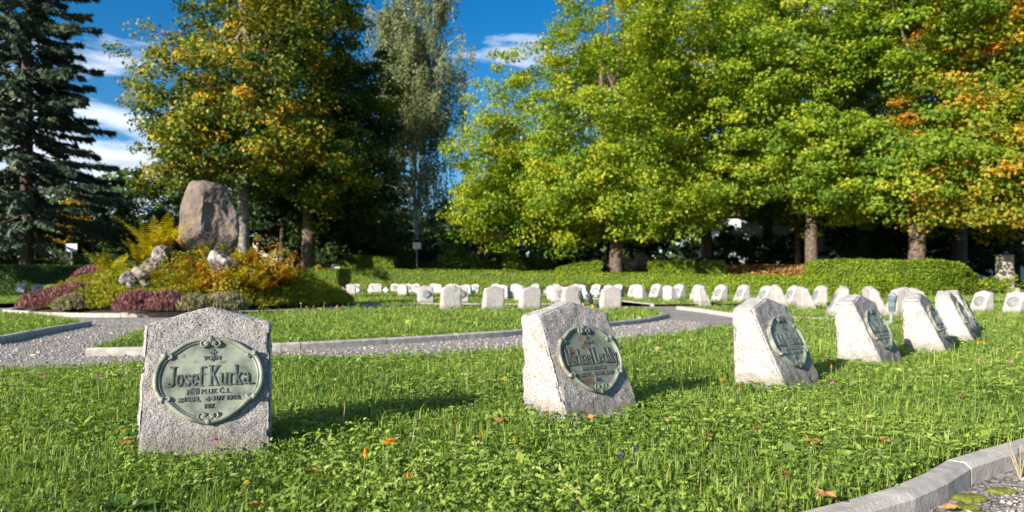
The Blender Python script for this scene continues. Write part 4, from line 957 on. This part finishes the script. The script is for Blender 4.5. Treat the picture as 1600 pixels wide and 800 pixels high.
# ------------------------------------------------------------------ the mound with boulder
def rock(name, loc, size, seed, mat, label, amp=.18, sub=5, cat='rock', shape=None, rot=(0,0,0), group=None, cuts=()):
    bm = bmesh.new(); bmesh.ops.create_icosphere(bm, subdivisions=sub, radius=1)
    for v in bm.verts:
        p = v.co.copy(); q = p.copy()
        if shape: q = Vector(shape(p))
        else: q = Vector((p.x*size[0], p.y*size[1], p.z*size[2]))
        s = Vector((seed*3.3, seed, seed*1.9)); m = max(size)
        dsp = mnoise.fractal(p*1.3+s, .8, 2.1, 5)*amp
        for (nx_, ny_, nz_, dd) in cuts:
            nn = Vector((nx_, ny_, nz_)).normalized(); e = nn.x*p.x+nn.y*p.y+nn.z*p.z-dd
            if e > 0:
                k = nn*e*.92; q -= Vector((k.x*size[0], k.y*size[1], k.z*size[2]))
        v.co = q+p*dsp*m*.55
    me = bpy.data.meshes.new(name); bm.to_mesh(me); bm.free(); smooth(me)
    o = link(name, me, mat, None, loc=loc, label=label, cat=cat); o.rotation_euler = rot
    if group: o['group'] = group
    return o
def mound_h(x, y):
    r = np.hypot(np.asarray(x)-CB[0], np.asarray(y)-CB[1]); return .03+1.02*sst((3.65-r)/3.3)
rr_ = np.linspace(0, 3.72, 16); V = [(CB[0], CB[1], float(mound_h(*CB)))]; fs = []
for i, r in enumerate(rr_[1:]):
    for k in range(48):
        a = 2*math.pi*k/48; x = CB[0]+r*math.cos(a); y = CB[1]+r*math.sin(a); V.append((x, y, float(mound_h(x, y))+.04*mnoise.noise(Vector((x*2,y*2,0)))*(r < 3.4)-(.1 if i == 14 else 0)))
fs = [(0, 1+k, 1+(k+1)%48) for k in range(48)]
for i in range(14):
    for k in range(48): a = 1+i*48; fs.append((a+k, a+48+k, a+48+(k+1)%48, a+(k+1)%48))
mb = MB(); mb.add(V, fs); mb.build('mound_soil', noisy('dark_soil', (.03,.022,.015), (.09,.065,.045), scale=8, bump=.8), sm=True, kind='structure')
bx, by = PD(322, 16.6)
BT = [0,.06,.14,.25,.42,.58,.72,.84,.92,.97,1.0]; BW = [.22,.48,.80,.99,1.0,.94,.84,.72,.60,.45,.24]
def boulder_shape(p):
    t = (p.z+1)/2; h = math.hypot(p.x, p.y); k = float(np.interp(t, BT, BW))
    if h < 1e-5: return (0, 0, p.z)
    f = k*min(1, h*3)/h
    return (p.x*f*.70+.06*(1-t)-.05*(t > .8)*(t-.8)*5, p.y*f*.50, p.z*.95)
bo = rock('boulder', (bx, by, 2.03), (.72,.5,1.0), 4.2, M['rock'], 'tall upright brown boulder crowning the planted mound', amp=.11, sub=6, cat='boulder', shape=boulder_shape, rot=(0,R(2),0),
     cuts=((-.40,-.88,.05,.70),(.50,-.80,-.45,.56),(.72,-.60,.15,.66),(-.95,-.1,-.3,.84)))
def onm(px, py, dguess):
    x, y = PD(px, dguess); return x, y, float(mound_h(x, y))
for (px, py, d, sz, sd, lb, mt) in [
  (354,409,14.9,(.46,.32,.30),2.2,'striped pale grey rock right below the tall boulder','rock_stripe'),
  (252,398,15.5,(.24,.2,.32),3.3,'pale pinkish rock leaning left of the tall boulder','rock_pale'),
  (238,414,14.9,(.27,.2,.22),5.1,'pale rock second down the left slope of the mound','rock_pale'),
  (223,427,14.4,(.26,.2,.16),6.6,'flat pale rock third down the left slope of the mound','rock_pale'),
  (203,434,14.2,(.22,.18,.17),7.7,'round pale rock lowest on the left slope of the mound','rock_pale'),
  (207,444,13.9,(.11,.1,.09),8.1,'small white stone in front of the lowest pale rocks','rock_pale'),
  (229,442,13.9,(.12,.1,.08),9.4,'small white stone right beside another at the heather edge','rock_pale'),
  (275,402,15.9,(.20,.2,.22),1.4,'brownish rock at the left foot of the tall boulder','rock')]:
    x, y, z = onm(px, py, d); rock('rock', (x, y, ZY(py, d)), sz, sd, M[mt], lb, amp=.3, sub=4, rot=(0,R(random.uniform(-15,20)),random.uniform(0,3)), cuts=((-.3,-.8,.4,.45),(.6,-.6,.5,.5),(-.8,-.2,.6,.5),(.1,-.3,1,.5),(.9,-.2,-.1,.6)))

def tufts(n, xs, ys, zs, h, w, mat, name, spread=.5, per=9, **k):
    m = n*per; X = np.repeat(xs, per); Y = np.repeat(ys, per); Z = np.repeat(zs, per)
    d = unit(np.stack([rng.normal(0,spread,m), rng.normal(0,spread,m), np.ones(m)], 1)); H = np.repeat(h, per)*rng.uniform(.6,1.1,m)
    c = np.stack([X,Y,Z],1)+d*H[:,None]*.5+np.stack([rng.normal(0,.02,m), rng.normal(0,.02,m), np.zeros(m)],1)
    nr = unit(np.cross(d, rnd_unit(m))); tt = np.repeat(rng.random(n), per)*.5+rng.random(m)*.5
    return leaf_mesh(name, c, nr, H, H*w, tt, dirv=d, fold=.03)
# yellow-green heather carpet: many short upright sprigs
def bump_h(x, y): return .12*patch(x, y, 4.2, 3)+.05*patch(x, y, 11, 7)
n = 26000; a = rng.uniform(0, 2*np.pi, n); r = np.sqrt(rng.uniform(1.9**2, 3.50**2, n)); x = CB[0]+r*np.cos(a); y = CB[1]+r*np.sin(a)
front = (y < CB[1]+1.2); x, y, r = x[front], y[front], r[front]
base = mound_h(x, y)
hh = .05+(.30+bump_h(x, y))*np.clip((3.60-r)/.40, .25, 1)
# sprigs stand in the upper shell of a cushion
z0 = base+hh*rng.uniform(.25,.85,len(x))
link('heather', tufts(len(x), x, y, z0, np.full(len(x), .085), .26, M['heather'], 'heather', spread=.55, per=5), M['heather'], label='yellow-green heather cushions carpeting the foot of the boulder mound', cat='heather', kind='stuff')
def heather_clump(px, py, d, rx, ry, h, mat, label, n=1300):
    x0, y0 = PD(px, d); z = float(mound_h(x0, y0)); a = rng.uniform(0,6.28,n); q = np.sqrt(rng.random(n)); lx = rx*q*np.cos(a); ly = ry*q*np.sin(a)
    lh = h*np.sqrt(np.clip(1-q**2*.85,0,1)); zz = lh*rng.uniform(.25,.9,n)+mound_h(x0+lx, y0+ly)-z
    me = tufts(n, lx, ly, zz, np.full(n, .10), .24, mat, 'heather_clump', spread=.35, per=5)
    link('heather_clump', me, mat, None, loc=(x0, y0, z), label=label, cat='heather')
heather_clump(215,478,12.95,.40,.32,.42,M['heather_pink'],'pink heather cushion at the front kerb, left one of the pair')
heather_clump(262,478,12.85,.36,.30,.42,M['heather_pink'],'pink heather cushion at the front kerb, right one of the pair')
heather_clump(75,468,14.3,.55,.4,.40,M['heather_pink'],'large pink heather at the left end of the mound')
heather_clump(110,462,14.2,.45,.4,.48,M['heather_pink'],'rosy heather between the left end clump and the yellow heather')
heather_clump(133,440,15.8,.40,.4,.62,M['heather_pink'],'tall bright pink heather at the back left of the mound')
heather_clump(305,480,12.85,.34,.28,.34,M['heather_buff'],'faded buff heather right of the pink pair')
heather_clump(350,478,13.0,.42,.3,.38,M['heather_buff'],'straw coloured heather behind the first gravestone')
heather_clump(112,478,13.6,.32,.25,.30,M['heather_buff'],'small buff heather at the left kerb')
# ferns and azaleas
def fern_mesh(nf, L, up, mat_t=(.5,.2), seed=0, w=.16):
    r_ = np.random.default_rng(seed); C, D, Nn, S, T = [], [], [], [], []
    for k in range(nf):
        a = 2*math.pi*k/nf+r_.uniform(-.4,.4); l = L*r_.uniform(.7,1.1); u = up*r_.uniform(.8,1.2); bt = r_.normal(mat_t[0], mat_t[1])
        for j in range(20):
            s = (j+1)/20; ca = math.cos(a); sa = math.sin(a); ra = l*s*math.cos(u*(1-.35*s)); z = l*(math.sin(u)*s-.35*(1-math.sin(u)*.8)*s*s)
            wd = w*L/.6*(1-s)**.7*min(1, s*5)+.02
            C.append(np.array([ca*ra, sa*ra, z])); D.append(np.array([ca*math.cos(u*(1-.35*s)), sa*math.cos(u*(1-.35*s)), math.sin(u)*.8-.2*s])); Nn.append([-ca*.4-sa*.1, -sa*.4+ca*.1, 1]); S.append(l/20*1.5); T.append(bt)
            for sd in (-1, 1):
                side = np.array([-sa*sd, ca*sd, .1]); c = np.array([ca*ra, sa*ra, z])+side*wd*.5
                C.append(c); D.append(side+np.array([ca*.4, sa*.4, 0])); Nn.append([ -ca*.5+r_.normal(0,.2), -sa*.5+r_.normal(0,.2), 1]); S.append(wd); T.append(bt+r_.normal(0,.12))
    C, D, Nn, S, T = map(np.array, (C, D, Nn, S, T))
    return leaf_mesh('fern', C, unit(Nn), S*1.25, np.maximum(S*.30,.024), np.clip(T,0,1), dirv=D, fold=.05)
fy = [fern_mesh(13, 1.15, 1.25, (.6,.2), 1), fern_mesh(9, .75, 1.0, (.5,.2), 2)]
for m_ in fy: m_.materials.append(M['fern_y'])
fo = [fern_mesh(11, .50, .95, (.55,.25), 3), fern_mesh(10, .42, .85, (.6,.25), 4), fern_mesh(12, .46, 1.1, (.45,.25), 5)]
for m_ in fo: m_.materials.append(M['fern'])
for i, (px, py, d, mi, lb) in enumerate([(258,404,16.2,0,'tall yellow fern fronds standing left of the tall boulder'),(236,412,16.4,1,'arching yellow fern left of the tallest one'),(185,432,16.0,1,'yellow-orange fern at the left shoulder of the mound')]):
    x, y = PD(px, d); link('fern', fy[mi], None, None, loc=(x, y-.35, ZY(py+4, d)+.05), rz=random.uniform(0,6), label=lb, cat='fern')
fl_ = [(290,428,15.0),(300,417,15.3),(313,432,14.7),(330,442,14.5),(346,440,14.6),(372,441,14.6),(392,422,15.3),(398,412,15.8),(405,428,15.0),(420,418,15.6),(428,432,15.0),(440,436,15.2),(270,438,14.6),(262,428,15.0),(250,441,14.4),(288,442,14.2),(310,444,14.0),(357,441,14.3),(388,440,14.4),(412,442,14.4),(300,405,15.8),(390,402,16.3),(408,402,16.2),(385,408,15.9),(170,440,15.0),(245,430,15.0),(275,415,15.5),(318,424,15.1),(448,440,15.6),(395,433,14.8)]
for i, (px, py, d) in enumerate(fl_):
    x, y = PD(px+random.uniform(-3,3), d); link('fern', fo[i % 3], None, None, loc=(x, y, ZY(py+9, d)-.05), rz=random.uniform(0,6), label='orange and yellow autumn fern among the rocks of the mound', cat='fern', group='autumn ferns on the boulder mound')
def azalea(px, py, d, r, label, t=(.5,.25)):
    x, y = PD(px, d); z = ZY(py, d); shrubz = z-r*.9
    broadleaf('azalea_bush', None, None, r*2, .02, [(0,0,r*.9,r*.9,r*.8,r*.8)], M['fern'], M['bark_dark'], label, n_cl=30, per=55, ls=.055, tint=t, clump=(.16,.13), split=.2, cat='shrub', zb=shrubz, xy=(x, y))
azalea(402,405,16.2,.42,'golden azalea bush right of the striped rock',(.40,.2)); azalea(425,425,15.4,.34,'rusty azalea bush at the right end of the mound',(.75,.2)); azalea(392,436,14.6,.22,'yellow azalea bush right below the striped rock',(.35,.15))
azalea(310,420,15.2,.30,'reddish azalea bush before the foot of the tall boulder',(.7,.25)); azalea(275,425,15.2,.28,'green-gold azalea bush left of centre on the mound',(.2,.2)); azalea(340,441,14.3,.20,'orange azalea bush low at the centre of the mound',(.55,.2)); azalea(440,432,15.6,.26,'amber azalea bush beside the heather at the right end',(.6,.2)); azalea(318,408,15.4,.20,'dull green azalea between the boulder and the striped rock',(.12,.1))

# ------------------------------------------------------------------ leaf litter
n = 9000; px = rng.uniform(1120,1300,n); dd = rng.uniform(31,54,n); x = (px-PX0)/F_*dd; z = bank(x, dd)-.07+rng.uniform(0,.05,n)
n2 = 3500; x2 = rng.uniform(-4,30,n2); d2 = rng.uniform(36,60,n2)
xx = np.concatenate([x,x2]); yy = np.concatenate([dd,d2]); zz = np.concatenate([z, bank(x2,d2)-.06])
link('leaf_litter', leaf_mesh('leaf_litter', np.stack([xx,yy,zz],1), unit(np.stack([rng.normal(0,.4,len(xx)), rng.normal(0,.4,len(xx))-.25, np.ones(len(xx))],1)), .17, .13, rng.random(len(xx))), M['litter'], label='orange-brown fallen leaves covering the bank under the limes', cat='leaves', kind='stuff')

# ------------------------------------------------------------------ small flowers, leaves and weeds
def flower_mesh(kind, seed):
    r_ = np.random.default_rng(seed); C, D, Nn, L, W, T = [], [], [], [], [], []
    if kind == 'daisy':
        for lay, (cnt, tilt, l) in enumerate(((16,.15,.017),(14,.6,.013),(10,1.1,.009))):
            for k in range(cnt):
                a = 2*math.pi*k/cnt+lay*.2; d = np.array([math.cos(a)*math.cos(tilt), math.sin(a)*math.cos(tilt), math.sin(tilt)])
                C.append(d*l*.6); D.append(d); Nn.append([-math.cos(a)*math.sin(tilt), -math.sin(a)*math.sin(tilt), math.cos(tilt)]); L.append(l); W.append(.0048); T.append(r_.random())
    elif kind == 'ball':
        for k in range(90):
            d = r_.normal(size=3); d[2] = abs(d[2])*.9-.1; d /= np.linalg.norm(d); C.append(d*.0075); D.append(d); n_ = np.cross(d, r_.normal(size=3)); Nn.append(n_/np.linalg.norm(n_)); L.append(.008); W.append(.0028); T.append(r_.random())
    else:
        for k in range(40):
            a = r_.uniform(0,6.28); z = r_.uniform(0,.016); rr = .0045*(1-.5*z/.016); d = np.array([math.cos(a)*.35, math.sin(a)*.35, 1]); C.append([math.cos(a)*rr, math.sin(a)*rr, z-.004]); D.append(d); Nn.append([math.cos(a), math.sin(a), 0]); L.append(.010); W.append(.003); T.append(r_.random())
    return leaf_mesh('flower_head', np.array(C), unit(np.array(Nn)), np.array(L), np.array(W), np.array(T), dirv=np.array(D), fold=.03)
FM = {}
for i, (k, kind, mt) in enumerate((('orange','daisy','fl_orange'),('bud','bud','fl_orange'),('yellow','daisy','fl_yellow'),('pink','ball','fl_pink'),('purple','ball','fl_purple'),('seed','bud','fl_seed'))):
    FM[k] = flower_mesh(kind, i); FM[k].materials.append(M[mt])
def flower(px, py, h, kind, label, sc=1.0, group=None, lean=None):
    d = (HC-h)*F_/(py-YH); x = (px-PX0)/F_*d; lx, ly = lean or (random.uniform(-.025,.025), random.uniform(-.02,.02))
    nm = {'orange':'hawkweed','bud':'hawkweed_bud','yellow':'dandelion','pink':'clover_flower','purple':'selfheal','seed':'seed_stalk'}[kind]
    root = empty(nm, (x+lx, d+ly, 0), label=label, cat={'seed':'weed'}.get(kind,'flower'))
    if group: root['group'] = group
    mb = MB(); w = max(.0011, .0005*d)
    mb.tube([(0,0,-.01),(-lx*.25,-ly*.25,h*.35),(-lx*.6,-ly*.6,h*.7),(-lx,-ly,h-.003)], [w*1.2,w,w,w*.9], 5); mb.build('stem', M['stem'] if kind != 'seed' else M['stem_dry'], root)
    o = link('flower_head', FM[kind], None, root, loc=(-lx,-ly,h)); o.scale = (sc,)*3; o.rotation_euler = (random.uniform(-.3,.5), random.uniform(-.3,.3), 0)
flower(608,691,.15,'orange','open orange hawkweed flower, the largest in the foreground',1.15)
flower(571,710,.14,'bud','half closed orange hawkweed left of the large open one',1.35)
flower(637,743,.11,'bud','small orange-brown hawkweed bud lowest in the foreground',.85)
flower(754,676,.11,'bud','orange hawkweed bud right of the large open flower',1.1)
flower(804,686,.09,'bud','small rusty bud in the lawn before the second gravestone',.8)
flower(854,649,.09,'orange','orange flower at the left foot of the second gravestone',.75)
flower(788,592,.12,'yellow','yellow flower left of the second gravestone',.8)
flower(766,579,.10,'yellow','yellow flower farther left, by the gravel edge near the second gravestone',.7)
flower(651,657,.13,'seed','brown seed head above the open orange flower',1.2)
flower(715,669,.10,'seed','brown seed head midway to the second gravestone',1.1)
flower(497,607,.16,'seed','pale dry seed stalk right of the first gravestone',1.0)
flower(456,639,.12,'seed','bent seed stalk in the shadow of the first gravestone',1.0)
flower(539,631,.13,'seed','seed stalk at the far edge of the long stone shadow',1.0)
flower(730,572,.20,'seed','tall thin grass stalk between the first two gravestones',.8)
flower(859,613,.12,'seed','seed head before the sunlit side of the second gravestone',.9)
flower(971,712,.05,'purple','small purple flower low in the lawn right of centre',.9)
flower(992,701,.05,'purple','second purple flower just above the other purple one',.8)
flower(12,615,.12,'yellow','yellow flower at the left edge of the lawn',1.0)
flower(194,674,.06,'yellow','tiny yellow flower left of the first gravestone',.6)
flower(385,754,.06,'yellow','tiny yellow flower below the first gravestone',.6)
flower(335,688,.12,'pink','bright pink clover flower in front of the first gravestone',1.1)
for (px, py, l) in ((42,589,'pink clover flower by the path at the far left'),(71,590,'pink clover flower second along the path edge'),(151,588,'pink clover flower third along the path edge'),(158,586,'pink clover flower close beside the third one'),(192,583,'pink clover flower just left of the first gravestone'),(209,582,'pink clover flower touching the left edge of the first gravestone'),(14,590,'faint pink clover flower at the left edge')):
    flower(px, py, .10, 'pink', l, .9)
for (px, py, k, l, s) in ((1128,594,'orange','orange flower left of the third gravestone, lower of two',.9),(1123,580,'yellow','yellow flower left of the third gravestone, upper of two',.9),(1301,600,'pink','pink clover flower right of the third gravestone',1.1),(1530,563,'pink','pink flower in the lawn below the sixth gravestone',1.2),(1577,566,'pink','faded pink flower near the right edge',1.1),(1299,573,'bud','rusty bud behind the third gravestone',1.0),(1156,606,'bud','orange bud at the left foot of the third gravestone',1.0),(1408,513,'orange','orange flower before the plaque of the fourth gravestone',1.0),(1506,520,'bud','orange bud against the side of the sixth gravestone',1.5),(1528,536,'bud','orange flower left of a pair below the sixth gravestone',1.8),(1538,536,'bud','orange flower right of a pair below the sixth gravestone',1.8),(1295,516,'yellow','yellow flower in the lawn between third and fourth gravestones',1.2),(1583,503,'yellow','yellow flower far right in the lawn',1.3),(620,472,'yellow','yellow flower where the shaded path meets the inner lawn',1.8),(1072,574,'yellow','small yellow flower left of the third stone in open grass',.7)):
    flower(px, py, .12 if py > 520 else .1, k, l, s)
for i, (px, py) in enumerate([(470,474),(479,480),(490,479),(497,482),(507,473),(526,480),(527,478),(560,476)]):
    flower(px, py, .16, 'yellow', 'yellow flower at the edge of the heather, %s from the left of eight' % ORD[i], 1.7, group='yellow flowers by the heather')
# fallen leaves
def fallen_leaf_mesh(seed):
    r_ = random.Random(seed); bm = bmesh.new(); n = 12; c = bm.verts.new((0,0,.004)); ring = []
    for k in range(n):
        a = 2*math.pi*k/n; r = .026*(1 if k % 2 else .62)*r_.uniform(.8,1.15)*(1.25 if k in (0,1,11) else 1); ring.append(bm.verts.new((r*math.cos(a), r*.7*math.sin(a), .006+.012*abs(math.sin(a*1.5+seed)))))
    for k in range(n): bm.faces.new((c, ring[k], ring[(k+1)%n]))
    me = bpy.data.meshes.new('fallen_leaf'); bm.to_mesh(me); bm.free()
    a = me.attributes.new('tint', 'FLOAT', 'FACE'); a.data.foreach_set('value', [r_.uniform(.1,.7)]*n); me.materials.append(M['litter']); return me
flm = [fallen_leaf_mesh(k) for k in range(4)]
LF = [(492,738,'curled tan fallen leaf left of the orange flowers'),(405,793,'brown fallen leaf at the bottom edge below the first gravestone'),(1183,672,'reddish brown leaf caught upright in the lawn right of centre'),(1042,661,'pale brown leaf right of the second gravestone foot'),(782,661,'rust leaf in the lawn left of the second gravestone'),(925,656,'orange leaf at the foot of the second gravestone'),(1350,645,'orange leaf in the lawn between the third gravestone and the kerb'),(1380,692,'tan leaf in the lawn above the kerb'),(1223,745,'rust leaf low in the lawn left of the kerb'),(1290,777,'brown leaf lying on the kerb edge at the bottom'),(1500,624,'orange leaf in the right part of the lawn'),(814,704,'small orange leaf in the lawn at centre'),(1270,693,'brown leaf in the lawn beside the pale broad weed'),(200,580,'rust leaf on the gravel beside the left end of the curved kerb'),(198,695,'dark rust leaf at the left foot of the first gravestone'),(1482,796,'orange leaf on the gravel in the lower right corner'),(1105,683,'tan leaf midway between second gravestone and kerb')]
for i, (px, py, lb) in enumerate(LF):
    z = .045; x, y = P(px, py, z); 
    if px == 1482: z = -.035; x, y = P(px, py, z)
    if px == 200: z = -.03; x, y = P(px, py, z)
    o = link('fallen_leaf', flm[i % 4], None, None, loc=(x, y, z), rz=random.uniform(0,6), label=lb, cat='leaf'); o.rotation_euler[0] = random.uniform(.1,.6); s = random.uniform(.8,1.15); o.scale = (s,)*3
# broad-leaved weeds
def weed(px, py, nleaf, L, W, tint, label, up=.35, name='broadleaf_weed'):
    L *= .72; W *= .62; tint *= .8; x, y = P(px, py, .03); C = []; V = []; F = []; mb = MB(); T = []
    for k in range(nleaf):
        a = 2*math.pi*k/nleaf+random.uniform(-.3,.3); l = L*random.uniform(.7,1.1); u = up*random.uniform(.6,1.3); ca, sa = math.cos(a), math.sin(a)
        vs = []; m = 7
        for j in range(m):
            s = j/(m-1); wd = W*math.sin(math.pi*min(1,s*.93+.07))**.8*.5*(1+.12*math.sin(s*22)); r = l*s*math.cos(u); z = l*(math.sin(u)*s*1.3-.55*s*s*math.sin(u))+.03
            vs += [(ca*r-sa*wd, sa*r+ca*wd, z+.3*wd), (ca*r, sa*r, z-.002), (ca*r+sa*wd, sa*r-ca*wd, z+.3*wd)]
        fs = []
        for j in range(m-1):
            for q in (0,1): fs.append((j*3+q, j*3+q+1, j*3+q+4, j*3+q+3))
        mb.add(vs, fs); T += [tint+random.uniform(-.1,.1)]*len(fs)
    me = mb.mesh(name, True); at_ = me.attributes.new('tint','FLOAT','FACE'); at_.data.foreach_set('value', T)
    link(name, me, M['grass'], None, loc=(x, y, 0), label=label, cat='weed')
weed(1312,704,6,.085,.05,.86,'pale broad-leaved weed rosette in the lawn near the kerb',up=.5)
weed(190,799,6,.13,.075,.22,'dark broad-leaved plant at the bottom edge on the left')
weed(128,668,5,.12,.032,.72,'long pale plantain leaves left of the first gravestone',up=.7)
weed(940,790,6,.10,.035,.45,'plantain rosette at the bottom edge, centre right',up=.8)
weed(575,792,5,.10,.03,.55,'plantain rosette at the bottom edge under the orange bud',up=.8)
weed(1060,745,6,.085,.035,.40,'dark plantain in the lawn right of centre',up=.6)
weed(420,760,6,.09,.035,.5,'plantain rosette just below the first gravestone shadow',up=.6)
weed(60,735,6,.10,.04,.48,'broad plantain at the lower left',up=.6)
weed(730,748,6,.09,.035,.62,'light green plantain in the lower centre',up=.7)
weed(1160,775,6,.09,.04,.35,'dark dock leaves left of the kerb corner',up=.5)
# moss cushions and dry twig in the corner
for i, (px, py, r, lb) in enumerate([(1515,776,.035,'larger moss cushion on the gravel at lower right'),(1512,790,.025,'small moss cushion below the larger one'),(1566,765,.03,'moss cushion nearest the right edge')]):
    x, y = P(px, py, -.04); mb = MB(); mb.ball((0,0,0), r, 14, 8, (1.5,1,.35)); o = mb.build('moss_cushion', M['moss'], sm=True, label=lb, cat='moss'); o.location = (x, y, -.045)
x, y = P(1594,748,-.05); mb = MB()
for k in range(7):
    a = random.uniform(0,6.28); mb.tube([(0,0,0),(math.cos(a)*.02,math.sin(a)*.02,.06),(math.cos(a)*.045,math.sin(a)*.04,random.uniform(.08,.13))], [.003,.002,.001], 5)
o = mb.build('dry_twig', M['stem_dry'], label='dry twiggy weed stalk against the kerb at the right edge', cat='weed'); o.location = (x, y, -.05)

# ------------------------------------------------------------------ light, sky, camera
SUN_EL, sx, sy = R(20.5), -.70, -.714
sun = bpy.data.lights.new('sun', 'SUN'); sun.energy = 4.8; sun.angle = R(.5); sun.color = (1, .95, .87)
so = bpy.data.objects.new('sun', sun); col.objects.link(so)
to_sun = Vector((sx*math.cos(SUN_EL), sy*math.cos(SUN_EL), math.sin(SUN_EL)))
so.rotation_euler = to_sun.to_track_quat('Z', 'Y').to_euler(); so.location = (0,0,30)
w = bpy.data.worlds.new('World'); scene.world = w; w.use_nodes = True; nt = w.node_tree; nt.nodes.clear(); N = nt.nodes.new; L = nt.links.new
sky = N('ShaderNodeTexSky'); sky.sky_type = 'NISHITA'; sky.sun_disc = False; sky.sun_elevation = SUN_EL; sky.sun_rotation = math.atan2(sx, sy)
sky.dust_density = .3; sky.air_density = 1.0; sky.ozone_density = 4.0
hs = N('ShaderNodeHueSaturation'); hs.inputs['Saturation'].default_value = 1.35; hs.inputs['Value'].default_value = .52; L(sky.outputs[0], hs.inputs['Color'])
tc = N('ShaderNodeTexCoord'); mp = N('ShaderNodeMapping'); mp.inputs['Scale'].default_value = (1,1,4.2); mp.inputs['Location'].default_value = (.35,.1,.0); L(tc.outputs['Generated'], mp.inputs[0])
nz = N('ShaderNodeTexNoise'); nz.inputs['Scale'].default_value = 2.6; nz.inputs['Detail'].default_value = 9; nz.inputs['Roughness'].default_value = .55; L(mp.outputs[0], nz.inputs[0])
sp = N('ShaderNodeSeparateXYZ'); L(tc.outputs['Generated'], sp.inputs[0])
mr = N('ShaderNodeMapRange'); mr.inputs[1].default_value = .12; mr.inputs[2].default_value = -.45; mr.inputs[3].default_value = -.105; mr.inputs[4].default_value = .065; L(sp.outputs['X'], mr.inputs[0])
ad = N('ShaderNodeMath'); ad.operation = 'ADD'; L(nz.outputs['Fac'], ad.inputs[0]); L(mr.outputs[0], ad.inputs[1])
msk = ramp(nt, ad.outputs[0], [(.50,(0,0,0)),(.60,(1,1,1))])
shade = ramp(nt, ad.outputs[0], [(.52,(4.2,4.5,5.0)),(.60,(3.6,3.9,4.5)),(.68,(2.0,2.3,2.9))])
mx = N('ShaderNodeMix'); mx.data_type = 'RGBA'; L(msk, mx.inputs[0]); L(hs.outputs[0], mx.inputs[6]); L(shade, mx.inputs[7])
bg = N('ShaderNodeBackground'); bg.inputs['Strength'].default_value = .15; L(mx.outputs[2], bg.inputs[0])
wo = N('ShaderNodeOutputWorld'); L(bg.outputs[0], wo.inputs[0])

cam = bpy.data.cameras.new('camera'); co = bpy.data.objects.new('camera', cam); col.objects.link(co); scene.camera = co
cam.sensor_width = 36; cam.lens = 36*F_/1600; cam.shift_y = (YH-400)/1600; cam.clip_end = 3000; cam.clip_start = .05
co.location = (0, 0, HC); co.rotation_euler = (R(90), 0, 0)
cam.dof.use_dof = True; cam.dof.focus_distance = 2.75; cam.dof.aperture_fstop = 3.3
scene.view_settings.view_transform = 'Standard'; scene.view_settings.look = 'None'; scene.view_settings.gamma = 1; scene.view_settings.exposure = .95
scene.render.engine = 'CYCLES'
scene.cycles.max_bounces = 6; scene.cycles.diffuse_bounces = 3; scene.cycles.glossy_bounces = 2; scene.cycles.transmission_bounces = 3
